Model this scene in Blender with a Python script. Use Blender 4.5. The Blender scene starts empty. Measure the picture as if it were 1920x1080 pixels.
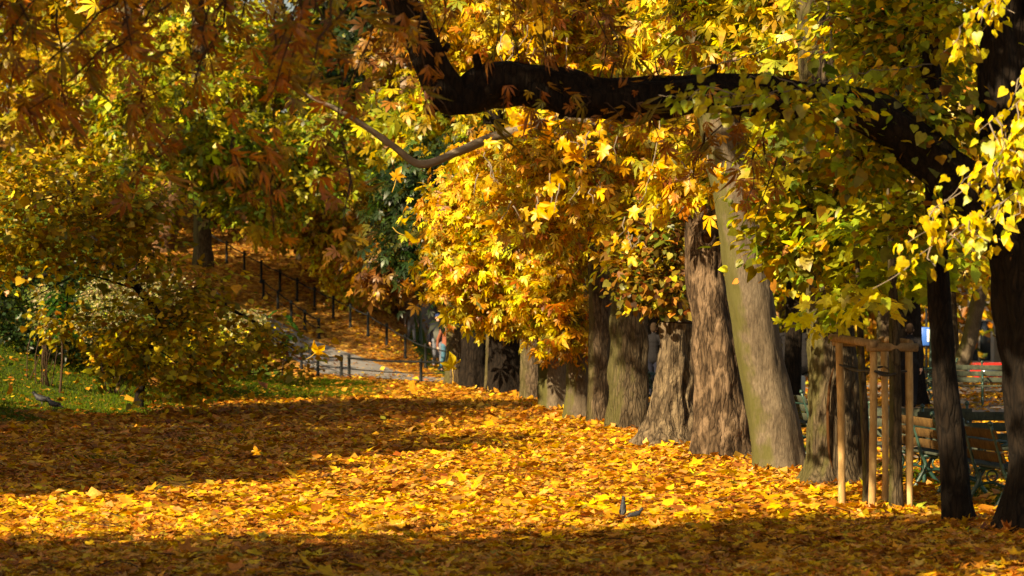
import bpy, bmesh, math
import numpy as np
from mathutils import Matrix, Vector

# ------------------------------------------------------------------ camera, sky, sun, exposure
SC = bpy.context.scene
COL = SC.collection
CAMH = 2.2
F = 1920 * 100 / 36.0            # focal length in photograph pixels (100 mm lens, 36 mm wide sensor)
HORIZON = 560.0
cam_d = bpy.data.cameras.new('camera')
cam = bpy.data.objects.new('camera', cam_d)
COL.objects.link(cam)
cam.location = (0, 0, CAMH)
cam.rotation_euler = (math.radians(90), 0, 0)
cam_d.lens = 100
cam_d.sensor_width = 36
cam_d.shift_y = (HORIZON - 540) / 1920.0
cam_d.clip_start = 0.3
cam_d.clip_end = 2000
cam_d.dof.use_dof = True
cam_d.dof.focus_distance = 36
cam_d.dof.aperture_fstop = 3.2
SC.camera = cam

SUN_EL = math.radians(28)
SUN_TRAVEL = np.array([0.66, 0.75])
SUN_TRAVEL = SUN_TRAVEL / np.linalg.norm(SUN_TRAVEL)      # the way shadows fall on the ground
world = bpy.data.worlds.new('World')
SC.world = world
world.use_nodes = True
wn = world.node_tree.nodes
wl = world.node_tree.links
wn.clear()
w_out = wn.new('ShaderNodeOutputWorld')
w_bg = wn.new('ShaderNodeBackground')
w_sky = wn.new('ShaderNodeTexSky')
w_sky.sky_type = 'NISHITA'
w_sky.sun_disc = False
w_sky.sun_elevation = SUN_EL
w_sky.sun_rotation = math.atan2(-SUN_TRAVEL[0], -SUN_TRAVEL[1])
w_sky.air_density = 1.0
w_sky.dust_density = 2.5
w_sky.ozone_density = 0.6
w_bg.inputs['Strength'].default_value = 0.05
wl.new(w_sky.outputs[0], w_bg.inputs[0])
wl.new(w_bg.outputs[0], w_out.inputs[0])

sun_d = bpy.data.lights.new('sun', 'SUN')
sun_d.energy = 5.0
sun_d.angle = math.radians(0.53)
sun_d.color = (1.0, 0.87, 0.66)
sun = bpy.data.objects.new('sun', sun_d)
COL.objects.link(sun)
sun_dir = Vector((SUN_TRAVEL[0] * math.cos(SUN_EL), SUN_TRAVEL[1] * math.cos(SUN_EL), -math.sin(SUN_EL)))
sun.rotation_euler = sun_dir.to_track_quat('-Z', 'Y').to_euler()
sun.location = (-30, -30, 40)

SC.view_settings.view_transform = 'Standard'
SC.view_settings.look = 'None'
SC.view_settings.gamma = 1.0
SC.view_settings.use_curve_mapping = False
SC.view_settings.exposure = 1.32
SC.view_settings.use_white_balance = True
SC.view_settings.white_balance_temperature = 8200
SC.cycles.max_bounces = 4
SC.cycles.diffuse_bounces = 2
SC.cycles.transmission_bounces = 3
SC.cycles.use_adaptive_sampling = True
SC.cycles.adaptive_threshold = 0.02
SC.cycles.glossy_bounces = 2
SC.cycles.use_denoising = True

RNG = np.random.default_rng(7)

# ------------------------------------------------------------------ helpers
def at(px, py, D):
    """world point seen at photograph pixel (px, py) at distance D"""
    return np.array([(px - 960) / F * D, D, CAMH - (py - HORIZON) / F * D])

def sstep(x, a, b):
    t = np.clip((np.asarray(x, float) - a) / (b - a), 0, 1)
    return t * t * (3 - 2 * t)

def vnoise(P, scale, seed=0):
    """cheap smooth 3D noise in about [-1, 1]"""
    r = np.random.default_rng(seed)
    P = np.asarray(P, float) / scale
    out = np.zeros(len(P))
    for k in range(7):
        d = r.normal(size=3); d /= np.linalg.norm(d)
        out += np.sin(P @ d * (1.2 + 1.6 * r.random()) * 2.2 + r.random() * 6.28)
    return out / 3.2

def mk_mesh(name, V, T, col=None, smooth=False):
    """mesh from a vertex array and a triangle array; col = per-vertex rgb"""
    V = np.asarray(V, np.float32); T = np.asarray(T, np.int32)
    me = bpy.data.meshes.new(name)
    me.vertices.add(len(V)); me.vertices.foreach_set('co', V.ravel())
    me.loops.add(T.size); me.loops.foreach_set('vertex_index', T.ravel())
    me.polygons.add(len(T))
    me.polygons.foreach_set('loop_start', np.arange(0, T.size, T.shape[1], dtype=np.int32))
    if smooth:
        me.polygons.foreach_set('use_smooth', np.ones(len(T), bool))
    if col is not None:
        c = np.ones((len(V), 4), np.float32); c[:, :3] = col
        a = me.color_attributes.new('col', 'FLOAT_COLOR', 'POINT')
        a.data.foreach_set('color', c.ravel())
    me.update(calc_edges=True)
    return me

def link(name, me, mat=None, parent=None, loc=None):
    o = bpy.data.objects.new(name, me)
    COL.objects.link(o)
    if mat is not None and me is not None and not me.materials:
        me.materials.append(mat)
    if parent is not None:
        o.parent = parent
    if loc is not None:
        o.location = loc
    return o

def tag(o, label=None, cat=None, group=None, kind=None):
    if label: o['label'] = label
    if cat: o['category'] = cat
    if group: o['group'] = group
    if kind: o['kind'] = kind
    return o

def empty(name, loc, rz=0):
    o = bpy.data.objects.new(name, None)
    COL.objects.link(o)
    o.location = Vector([float(a) for a in loc]); o.rotation_euler = (0, 0, rz)
    o.empty_display_size = 0.2
    return o

class MB:
    """collects boxes, tubes and lathes into one mesh"""
    def __init__(s):
        s.V = []; s.T = []; s.n = 0
    def add(s, V, T):
        V = np.asarray(V, float); T = np.asarray(T, int)
        s.V.append(V); s.T.append(T + s.n); s.n += len(V)
        return s
    def box(s, c, d, R=None, bevel=0.0):
        hx, hy, hz = np.asarray(d, float) / 2
        b = min(bevel, hx * .9, hy * .9, hz * .9)
        if b <= 0:
            V = np.array([[x, y, z] for x in (-hx, hx) for y in (-hy, hy) for z in (-hz, hz)])
        else:
            V = np.array([[sx * (hx - (0 if k == 0 else b)), sy * (hy - (0 if k == 1 else b)), sz * (hz - (0 if k == 2 else b))]
                          for sx in (-1, 1) for sy in (-1, 1) for sz in (-1, 1) for k in range(3)])
        bm = bmesh.new()
        for v in V: bm.verts.new(v)
        bmesh.ops.convex_hull(bm, input=bm.verts)
        bmesh.ops.triangulate(bm, faces=bm.faces)
        bm.verts.index_update()
        W = np.array([v.co[:] for v in bm.verts]); T = np.array([[v.index for v in f.verts] for f in bm.faces])
        bm.free()
        if R is not None: W = W @ np.asarray(R).T
        return s.add(W + np.asarray(c, float), T)
    def tube(s, pts, rad, seg=8, cap=True):
        pts = np.asarray(pts, float); n = len(pts)
        rad = np.broadcast_to(np.asarray(rad, float), (n,))
        V, T = tube_arrays(pts, rad[:, None] * np.ones((1, seg)), seg, cap)
        return s.add(V, T)
    def lathe(s, prof, c=(0, 0, 0), seg=12):
        prof = np.asarray(prof, float)
        pts = np.zeros((len(prof), 3)); pts[:, 2] = prof[:, 1]
        return s.add(*(lambda V, T: (V + np.asarray(c, float), T))(*tube_arrays(pts, prof[:, :1] * np.ones((1, seg)), seg, True, fixed=True)))
    def build(s, name, mat, parent=None, loc=None, smooth=True):
        me = mk_mesh(name, np.vstack(s.V), np.vstack(s.T), smooth=smooth)
        me.materials.append(mat)
        return link(name, me, None, parent, loc)

def tube_arrays(pts, R, seg, cap=True, fixed=False):
    n = len(pts)
    tan = np.gradient(pts, axis=0)
    tan /= np.linalg.norm(tan, axis=1)[:, None] + 1e-12
    a = np.linspace(0, 2 * np.pi, seg, endpoint=False)
    V = np.zeros((n, seg, 3))
    ref = np.array([1.0, 0, 0]) if (fixed or abs(tan[0, 2]) > .6) else np.array([0, 0, 1.0])
    for i in range(n):
        t = np.array([0, 0, 1.0]) if fixed else tan[i]
        u = ref - t * (ref @ t)
        nu = np.linalg.norm(u)
        if nu < 1e-6: u = np.cross(t, [0, 1, 0]); nu = np.linalg.norm(u)
        u /= nu; v = np.cross(t, u); ref = u
        V[i] = pts[i] + R[i][:, None] * (np.cos(a)[:, None] * u + np.sin(a)[:, None] * v)
    i0 = np.arange(n - 1)[:, None] * seg; j = np.arange(seg)[None, :]; j1 = (j + 1) % seg
    A = (i0 + j).ravel(); B = (i0 + j1).ravel(); C = (i0 + seg + j1).ravel(); D = (i0 + seg + j).ravel()
    T = np.vstack([np.column_stack([A, B, C]), np.column_stack([A, C, D])])
    V = V.reshape(-1, 3)
    if cap:
        V = np.vstack([V, pts[:1], pts[-1:]])
        k0, k1 = len(V) - 2, len(V) - 1
        jj = np.arange(seg); jn = (jj + 1) % seg
        T = np.vstack([T, np.column_stack([jn, jj, np.full(seg, k0)]), np.column_stack([(n - 1) * seg + jj, (n - 1) * seg + jn, np.full(seg, k1)])])
    return V, T

def spline(P, n):
    """Catmull-Rom through the rows of P"""
    P = np.asarray(P, float)
    Q = np.vstack([2 * P[0] - P[1], P, 2 * P[-1] - P[-2]])
    m = len(P) - 1
    t = np.linspace(0, m, n); i = np.minimum(t.astype(int), m - 1); f = (t - i)[:, None]
    a, b, c, d = Q[i], Q[i + 1], Q[i + 2], Q[i + 3]
    return .5 * (2 * b + (c - a) * f + (2 * a - 5 * b + 4 * c - d) * f ** 2 + (3 * b - a - 3 * c + d) * f ** 3)

# ------------------------------------------------------------------ materials
class NT:
    def __init__(s, name):
        s.m = bpy.data.materials.new(name); s.m.use_nodes = True
        s.n = s.m.node_tree.nodes; s.l = s.m.node_tree.links; s.n.clear()
        s.out = s.n.new('ShaderNodeOutputMaterial')
    def node(s, typ, **kw):
        nd = s.n.new('ShaderNode' + typ)
        for k, v in kw.items():
            if k.startswith('i_'):
                k = k[2:]
                nd.inputs[int(k) if k.isdigit() else k.replace('_', ' ')].default_value = v
            else: setattr(nd, k, v)
        return nd
    def noise(s, scale, detail=4, vec=None, rough=.6):
        nd = s.node('TexNoise', i_Scale=scale, i_Detail=detail, i_Roughness=rough)
        if vec is not None: s.l.new(vec, nd.inputs['Vector'])
        return nd.outputs['Fac']
    def ramp(s, fac, stops):
        nd = s.node('ValToRGB'); e = nd.color_ramp.elements
        while len(e) < len(stops): e.new(.5)
        for k, (p, c) in enumerate(stops):
            e[k].position = p; e[k].color = (*c, 1) if len(c) == 3 else c
        s.l.new(fac, nd.inputs[0]); return nd.outputs[0]
    def mix(s, fac, a, b, typ='MIX'):
        nd = s.node('MixRGB', blend_type=typ)
        for k, v in ((0, fac), (1, a), (2, b)):
            if hasattr(v, 'links'): s.l.new(v, nd.inputs[k])
            else: nd.inputs[k].default_value = v if k == 0 else (*v, 1)
        return nd.outputs[0]
    def coords(s, scale=(1, 1, 1), which='Object'):
        tc = s.node('TexCoord'); mp = s.node('Mapping'); mp.inputs['Scale'].default_value = scale
        s.l.new(tc.outputs[which], mp.inputs[0]); return mp.outputs[0]
    def pos(s, scale=(1, 1, 1)):
        g = s.node('NewGeometry'); mp = s.node('Mapping'); mp.inputs['Scale'].default_value = scale
        s.l.new(g.outputs['Position'], mp.inputs[0]); return mp.outputs[0]
    def bump(s, h, dist, strength=1.0):
        nd = s.node('Bump', i_Distance=dist, i_Strength=strength)
        s.l.new(h, nd.inputs['Height']); return nd.outputs[0]
    def principled(s, col, rough=.7, normal=None, metal=0.0, spec=.4):
        p = s.node('BsdfPrincipled', i_Roughness=rough, i_Metallic=metal)
        p.inputs['Specular IOR Level'].default_value = spec
        if hasattr(col, 'links'): s.l.new(col, p.inputs['Base Color'])
        else: p.inputs['Base Color'].default_value = (*col, 1)
        if normal is not None: s.l.new(normal, p.inputs['Normal'])
        s.l.new(p.outputs[0], s.out.inputs[0]); return p

def plain(name, col, rough=.6, metal=0.0, var=.25, scale=9.0, spec=.4, bump=.002):
    t = NT(name); v = t.coords()
    f = t.noise(scale, 5, v)
    c = t.mix(f, tuple(a * (1 - var) for a in col), tuple(min(1, a * (1 + var)) for a in col))
    t.principled(c, rough, t.bump(t.noise(scale * 5, 3, v), bump) if bump else None, metal, spec)
    return t.m

def leaf_material(name, transl=.45, gloss=.06, sat=1.0):
    t = NT(name)
    a = t.node('Attribute', attribute_name='col')
    n = t.noise(26, 3, t.pos())
    dark = t.mix(1.0, a.outputs['Color'], (.62, .52, .42), 'MULTIPLY')
    c = t.mix(t.ramp(n, [(.45, (0, 0, 0)), (.8, (1, 1, 1))]), a.outputs['Color'], dark)
    d = t.node('BsdfDiffuse'); tr = t.node('BsdfTranslucent'); g = t.node('BsdfGlossy', i_Roughness=.42)
    g.inputs['Color'].default_value = (.9, .9, .85, 1)
    t.l.new(c, d.inputs[0])
    t.l.new(t.mix(1.0, c, (1.0, .93, .6), 'MULTIPLY'), tr.inputs[0])
    m1 = t.node('MixShader', i_0=transl); t.l.new(d.outputs[0], m1.inputs[1]); t.l.new(tr.outputs[0], m1.inputs[2])
    m2 = t.node('MixShader', i_0=gloss); t.l.new(m1.outputs[0], m2.inputs[1]); t.l.new(g.outputs[0], m2.inputs[2])
    t.l.new(m2.outputs[0], t.out.inputs[0])
    return t.m

def bark_material(name, c0, c1, moss=None, moss_amt=0.0, patch=None, ridge=.03, vs=1.0, moss_dir=(-1, 0, 0), cracks=.55):
    t = NT(name)
    v = t.pos((1, 1, .26)); vf = t.pos()
    n1 = t.noise(24 * vs, 8, v, .72); n2 = t.noise(2.2, 4, vf)
    c = t.mix(t.ramp(n1, [(.36, (0, 0, 0)), (.62, (1, 1, 1))]), c0, c1)
    c = t.mix(t.ramp(n2, [(.35, (0, 0, 0)), (.75, (1, 1, 1))]), c, t.mix(1.0, c, (.62, .58, .55), 'MULTIPLY'))
    crack = None
    if cracks > 0:
        nz = t.node('TexNoise', i_Scale=5.0, i_Detail=3.0); t.l.new(v, nz.inputs['Vector'])
        sc_ = t.node('VectorMath', operation='SCALE', i_Scale=.16); t.l.new(nz.outputs['Color'], sc_.inputs[0])
        av = t.node('VectorMath', operation='ADD'); t.l.new(v, av.inputs[0]); t.l.new(sc_.outputs[0], av.inputs[1])
        vo = t.node('TexVoronoi', feature='DISTANCE_TO_EDGE', i_Scale=15.0 * vs); t.l.new(av.outputs[0], vo.inputs['Vector'])
        crack = t.ramp(vo.outputs['Distance'], [(.0, (1 - cracks,) * 3), (.16, (1, 1, 1))])
        c = t.mix(1.0, c, crack, 'MULTIPLY')
    if patch is not None:
        n3 = t.noise(8.5, 6, t.pos((1, 1, .4)), .62)
        c = t.mix(t.ramp(n3, [(.50, (0, 0, 0)), (.62, (.9, .9, .9))]), c, patch)
    if moss is not None:
        g = t.node('NewGeometry')
        dp = t.node('VectorMath', operation='DOT_PRODUCT'); dp.inputs[1].default_value = moss_dir
        t.l.new(g.outputs['Normal'], dp.inputs[0])
        ad = t.node('Math', operation='MULTIPLY_ADD', i_1=.5, i_2=-.22)
        t.l.new(dp.outputs['Value'], ad.inputs[0])
        a2 = t.node('Math', operation='ADD'); t.l.new(ad.outputs[0], a2.inputs[0]); t.l.new(t.noise(3.2, 6, vf), a2.inputs[1])
        mk = t.ramp(a2.outputs[0], [(.42, (0, 0, 0)), (.66, (moss_amt,) * 3)])
        c = t.mix(mk, c, moss)
    fine = t.noise(60, 4, v)
    h = t.node('Math', operation='MULTIPLY_ADD', i_1=.25); t.l.new(fine, h.inputs[0]); t.l.new(n1, h.inputs[2])
    if crack is not None:
        h2 = t.node('Math', operation='MULTIPLY_ADD', i_1=.8); t.l.new(crack, h2.inputs[0]); t.l.new(h.outputs[0], h2.inputs[2]); h = h2
    t.principled(c, .9, t.bump(h.outputs[0], ridge, .9), spec=.15)
    return t.m

M = {}
M['leaf'] = leaf_material('autumn_leaf', .48, .025)
M['leaf_dry'] = leaf_material('dry_leaf', .3, .03)
M['grass'] = leaf_material('turf_blade', .4, .0)
M['leaf_ground'] = leaf_material('fallen_leaf_surface', .28, .05)
M['bark'] = bark_material('bark_grey_brown', (.045, .030, .018), (.15, .108, .068), (.075, .072, .018), .45)
M['bark_pale'] = bark_material('bark_pale_grey', (.080, .062, .042), (.165, .132, .09), (.066, .066, .014), .8, ridge=.010, vs=1.6, cracks=.18)
M['bark_mottled'] = bark_material('bark_mottled', (.035, .021, .012), (.115, .078, .046), None, 0, (.18, .122, .075), ridge=.026)
M['bark_rough'] = bark_material('bark_fissured', (.04, .028, .017), (.18, .135, .085), None, 0, (.20, .15, .09), ridge=.05, vs=.8)
M['bark_mossy'] = bark_material('bark_mossy', (.045, .034, .02), (.135, .102, .062), (.072, .07, .018), .6)
M['bark_dark'] = bark_material('bark_shade_dark', (.006, .0042, .003), (.024, .016, .010), None, 0, ridge=.03)  # near-black: the shade on limb and trunks is put into the bark colour
M['bark_lit'] = bark_material('bark_red_brown', (.10, .05, .022), (.25, .14, .07), None, 0)
M['twig'] = plain('twig_bark', (.05, .03, .018), .9, var=.4, spec=.1)
M['twig_grey'] = plain('twig_grey_bark', (.19, .155, .115), .9, var=.35, spec=.1)
M['hollow'] = plain('rotten_wood', (.05, .022, .008), .95, var=.5, spec=.05)
M['heartwood'] = plain('bare_heartwood', (.38, .27, .18), .85, var=.25, scale=20, spec=.1)

def ground_material():
    t = NT('park_soil_and_turf')
    a = t.node('Attribute', attribute_name='col')     # r: turf share, g: paving share
    sep = t.node('SeparateColor'); t.l.new(a.outputs['Color'], sep.inputs[0])
    v = t.pos()
    vo = t.node('TexVoronoi', i_Scale=11.0); t.l.new(v, vo.inputs['Vector'])
    sc = t.node('SeparateColor'); t.l.new(vo.outputs['Color'], sc.inputs[0])
    litter = t.ramp(sc.outputs[0], [(0, (.10, .035, .010)), (.3, (.26, .10, .022)), (.6, (.40, .19, .04)), (.85, (.5, .3, .06)), (1, (.2, .1, .03))])
    turf = t.ramp(t.noise(16, 5, v), [(.3, (.025, .05, .008)), (.7, (.09, .14, .014))])
    pave = t.ramp(t.noise(4, 6, v), [(.3, (.17, .145, .125)), (.7, (.30, .265, .23))])
    edge = t.node('Math', operation='ADD', i_1=-.5); t.l.new(t.noise(3.5, 5, v), edge.inputs[0])
    def soft(x):
        m = t.node('Math', operation='MULTIPLY_ADD', i_1=.7); t.l.new(edge.outputs[0], m.inputs[0]); t.l.new(x, m.inputs[2])
        return t.ramp(m.outputs[0], [(.4, (0, 0, 0)), (.6, (1, 1, 1))])
    c = t.mix(soft(sep.outputs[0]), litter, turf)
    c = t.mix(soft(sep.outputs[1]), c, pave)
    t.principled(c, .95, t.bump(t.noise(30, 4, v), .02), spec=.1)
    return t.m
M['ground'] = ground_material()
def asphalt():
    t = NT('path_asphalt'); v = t.pos()
    c = t.ramp(t.noise(1.3, 6, v), [(.3, (.13, .125, .125)), (.7, (.24, .23, .215))])
    c = t.mix(t.ramp(t.noise(2.4, 5, v), [(.55, (0, 0, 0)), (.72, (.7, .7, .7))]), c, (.28, .15, .05))
    t.principled(c, .85, t.bump(t.noise(120, 2, v), .004), spec=.3)
    return t.m
M['path'] = asphalt()

# ------------------------------------------------------------------ the ground
PD = np.array([-.44, .90]); PN = np.array([.90, .44])      # along / across the climbing path
def terrain(X, Y):
    X = np.asarray(X, float); Y = np.asarray(Y, float)
    u = -(X + 4.5) * .98 + (Y - 66) * .196
    u = np.clip(u, 0, None)
    bank = np.where(u < 6, .052 * u ** 2, 1.87 + .5 * (u - 6)) * sstep(Y, 78, 64) * sstep(Y, 25, 42)
    bank = np.minimum(bank, 3.5)
    s = np.clip(PD[0] * X + PD[1] * Y - 75, 0, None)
    hill = np.where(s < 16, .12 * s + .009 * s ** 2, 4.22 + .40 * (s - 16)) * sstep(X, -1.6, -4.8)
    hill = 11 * np.tanh(hill / 11)
    z = (bank ** 3 + hill ** 3) ** (1 / 3)
    z = z - .10 * sstep(Y, 74, 84) * sstep(X, -3.5, -1.5)
    z = z - 1.65 * sstep(Y, 80, 93) * sstep(X, 7, 12)
    return z + .025 * np.sin(X * .9 + 1) * np.sin(Y * .7) * sstep(Y, 10, 20)

def gz(x, y): return float(terrain(np.array([x]), np.array([y]))[0])

ROW_A, ROW_B = np.array([4.75, 28.0]), np.array([-.9, 69.0])       # the line of old trunks
def row_side(X, Y):
    """metres to the right of the trunk line"""
    d = ROW_B - ROW_A; d = d / np.linalg.norm(d)
    return (X - ROW_A[0]) * d[1] - (Y - ROW_A[1]) * d[0]

def pn2(X, Y, sc, seed):
    return vnoise(np.column_stack([np.ravel(X), np.ravel(Y), 0 * np.ravel(X)]), sc, seed).reshape(np.shape(X))

def turf_share(X, Y):
    u = -(X + 4.5) * .98 + (Y - 66) * .196
    w = PN[0] * X + PN[1] * Y
    g = sstep(u + .6 * pn2(X, Y, 2.5, 5), .2, 1.1) * sstep(Y, 44, 50) * sstep(w, 30.3, 29.3)
    g = np.maximum(g, .85 * sstep(Y + 1.5 * pn2(X, Y, 2, 6), 60, 64) * sstep(X, -2.0, -4.2) * sstep(w, 30.3, 29.3))
    p = pn2(X, Y, 1.6, 8)
    g = np.maximum(g, .8 * sstep(p, .35, .8) * sstep(X, -2, -5) * sstep(Y, 34, 38) * sstep(Y, 50, 45))
    rs = row_side(X, Y)
    g = np.maximum(g, sstep(rs, .55, .8) * sstep(rs, 1.75, 1.45) * .9)
    return g

def pave_share(X, Y):
    return sstep(row_side(X, Y), 1.45, 1.75) * sstep(X + (Y - 30) * .11, 60, 50)

def axis(dense0, dense1, step, lo, hi):
    core = np.arange(dense0, dense1 + step / 2, step)
    k = np.cumsum(step * 1.25 ** np.arange(1, 40))
    a = dense0 - k[k < dense0 - lo][::-1]; b = dense1 + k[k < hi - dense1]
    return np.concatenate([[lo], a, core, b, [hi]])
gx = axis(-16, 14, .25, -700, 700); gy = axis(14, 112, .3, -500, 1200)
GX, GY = np.meshgrid(gx, gy, indexing='ij')
GZ = terrain(GX, GY)
nx, ny = GX.shape
idx = np.arange(nx * ny).reshape(nx, ny)
quads = np.column_stack([idx[:-1, :-1].ravel(), idx[1:, :-1].ravel(), idx[1:, 1:].ravel(), idx[:-1, 1:].ravel()])
gcol = np.column_stack([turf_share(GX, GY).ravel(), pave_share(GX, GY).ravel(), np.zeros(nx * ny)])
g_me = mk_mesh('ground', np.column_stack([GX.ravel(), GY.ravel(), GZ.ravel()]), quads, gcol, True)
ground = tag(link('ground', g_me, M['ground']), 'park ground of soil, turf and pale paving under autumn leaves', kind='structure')

# the climbing path
pnear = spline([(3.5, 71.5), (1.5, 72.6), (-2.4, 75.6), (-4.5, 79.2), (-5.5, 81.2), (-6.4, 83.2), (-7.2, 85), (-8.4, 87.8)], 60)
pfar = spline([(4.5, 78), (1.5, 78.8), (-1.2, 80.3), (-2.9, 82.4), (-4.2, 84.2), (-5.4, 85.6), (-6.6, 87.4), (-8.0, 89.6)], 60)
rows = []
for k in np.linspace(0, 1, 9):
    q = pnear * (1 - k) + pfar * k
    rows.append(np.column_stack([q, terrain(q[:, 0], q[:, 1]) + .03]))
PV = np.array(rows); m = PV.shape[1]
pi = np.arange(9 * m).reshape(9, m)
pq = np.column_stack([pi[:-1, :-1].ravel(), pi[:-1, 1:].ravel(), pi[1:, 1:].ravel(), pi[1:, :-1].ravel()])
tag(link('path', mk_mesh('path', PV.reshape(-1, 3), pq[:, ::-1], None, True), M['path']), 'grey asphalt path climbing the leafy bank', kind='structure')

# ------------------------------------------------------------------ leaf shapes
def fan(outline, centre, curl=.25, fold=.0):
    O = np.array(outline, float); V = np.vstack([[centre], O])
    z = -curl * (V[:, 0] ** 2 * 1.6 + (V[:, 1] - .4) ** 2) + fold * np.abs(V[:, 0])
    n = len(O); k = np.arange(n)
    return np.column_stack([V, z]), np.column_stack([np.zeros(n, int), 1 + k, 1 + (k + 1) % n])
def mirror(h):
    return h + [(-x, y) for x, y in h[::-1] if abs(x) > 1e-6]
TPL = {}
TPL['maple'] = fan(mirror([(0, .02), (.14, -.06), (.42, -.04), (.28, .12), (.60, .36), (.44, .40), (.40, .50), (.20, .44), (.18, .66), (0, .92)]), (0, .3), .35, .12)
TPL['maple_mid'] = fan(mirror([(0, .0), (.42, -.04), (.26, .14), (.60, .38), (.18, .46), (0, .92)]), (0, .3), .4, .15)
TPL['scrap'] = (np.array([[0, 0, 0], [.42, .45, .10], [0, 1, -.05], [-.42, .45, .12]]), np.array([[0, 1, 2], [0, 2, 3]]))
TPL['linden'] = fan(mirror([(0, .05), (.20, -.06), (.44, .10), (.46, .36), (.26, .68), (0, 1.0)]), (0, .36), .3, .18)
TPL['small'] = (np.array([[0, 0, 0], [.36, .42, .12], [0, 1, -.1], [-.36, .42, .12]]), np.array([[0, 1, 2], [0, 2, 3]]))
def palmate(n, w, droop, full=True):
    V = [(0, 0, 0)]; T = []
    for a in np.linspace(-1.45, 1.45, n):
        L = 1 - .32 * abs(a) / 1.45
        d = np.array([math.sin(a), math.cos(a)]); p = np.array([d[1], -d[0]])
        k = len(V)
        def pt(r, s, up=0):
            q = d * r * L + p * s * w * L
            V.append((q[0], q[1], -droop * (r * L) ** 2 + up))
        pt(.62, -1, .07); pt(.62, 1, .07); pt(1, 0)
        if full:
            pt(.6, 0)
            T.extend([(0, k, k + 3), (0, k + 3, k + 1), (k, k + 2, k + 3), (k + 3, k + 2, k + 1)])
        else:
            T.extend([(0, k, k + 1), (k, k + 2, k + 1)])
    return np.array(V, float), np.array(T)
TPL['chestnut'] = palmate(5, .17, .35, False)
TPL['chestnut_full'] = palmate(6, .17, .45, True)
TPL['chestnut_curled'] = palmate(5, .17, 1.15, True)
TPL['sprig'] = palmate(3, .3, .3, False)

def unit(v):
    return v / (np.linalg.norm(v, axis=-1, keepdims=True) + 1e-9)

def leaf_frames(d, n):
    y = unit(d); x = unit(np.cross(y, n)); z = np.cross(x, y)
    return x, y, z

def leaf_arrays(tpl, P, d, n, size, col, rng=None):
    V0, T0 = TPL[tpl]; k = len(V0); N = len(P)
    x, y, z = leaf_frames(d, n)
    size = np.broadcast_to(size, (N,))
    curl = (.2 + 1.5 * (rng or RNG).random(N) ** 1.5)[:, None, None]
    asp = (.75 + .4 * (rng or RNG).random(N))[:, None, None]
    V = (P[:, None, :] + size[:, None, None] * (V0[None, :, 0, None] * asp * x[:, None, :] + V0[None, :, 1, None] * y[:, None, :] + V0[None, :, 2, None] * curl * z[:, None, :]))
    T = T0[None] + (np.arange(N) * k)[:, None, None]
    shade = 1 + .12 * (rng or RNG).normal(size=(N, k, 1))
    C = np.clip(col[:, None, :] * shade, .004, .95)
    return V.reshape(-1, 3), T.reshape(-1, 3), C.reshape(-1, 3)

def pick(palette, n, rng, jitter=.16):
    """palette: rows of (weight, r, g, b)"""
    p = np.array(palette, float); w = p[:, 0] / p[:, 0].sum()
    c = p[rng.choice(len(p), n, p=w), 1:]
    return np.clip(c * np.exp(jitter * rng.normal(size=(n, 1))) * (1 + .08 * rng.normal(size=(n, 3))), .004, .9)

PAL = {
 'gold': [(4, .72, .43, .02), (3, .66, .50, .035), (2, .58, .27, .018), (2, .36, .36, .03), (1.2, .36, .13, .015)],
 'goldgreen': [(3, .55, .44, .025), (3, .34, .35, .025), (2, .20, .25, .02), (1.5, .66, .42, .02), (.8, .36, .15, .02)],
 'yellowbright': [(5, .78, .48, .016), (2.4, .76, .55, .03), (2, .64, .34, .016)],
 'greengold': [(3, .42, .38, .022), (3, .27, .32, .022), (2, .15, .21, .018), (1.5, .60, .42, .02), (.6, .34, .15, .02)],
 'linden': [(4, .72, .54, .02), (3, .56, .50, .025), (2, .36, .40, .025), (.8, .52, .30, .02)],
 'lime': [(4, .30, .42, .025), (3, .44, .48, .03), (1, .62, .55, .03)],
 'brown': [(4, .33, .14, .02), (3, .24, .09, .015), (2.2, .46, .24, .025), (2, .40, .30, .022), (1.2, .22, .20, .02), (.9, .14, .05, .012)],
 'olive': [(3, .50, .36, .02), (3, .40, .33, .022), (2, .56, .34, .018), (1.5, .24, .24, .02), (.8, .40, .18, .014)],
 'green': [(3, .09, .15, .015), (2, .16, .22, .02), (1.5, .30, .30, .02), (.8, .42, .30, .02)],
 'deepgreen_shade': [(3, .014, .034, .008), (2, .026, .052, .009), (.5, .10, .10, .014)],  # near-black greens; the shade of the hollow is put into these leaf colours
 'rust': [(3, .20, .085, .012), (2, .28, .14, .013), (2, .11, .045, .009), (1, .32, .22, .016)],
 'pale': [(3, .36, .34, .17), (2, .46, .38, .22), (2, .22, .26, .07), (1, .5, .42, .12)],
 'fern': [(3, .035, .115, .018), (2, .06, .16, .02)],
 'litter': [(4, .74, .34, .035), (3, .78, .46, .025), (3.4, .68, .36, .085), (2.6, .56, .205, .022), (1.2, .82, .56, .03), (1.2, .30, .11, .018), (.2, .36, .32, .04)],
 'litter_brown': [(4, .60, .265, .026), (3, .68, .37, .035), (3, .46, .17, .018), (2, .72, .46, .03), (1.1, .26, .09, .015), (.4, .34, .3, .03)],
}

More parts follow.
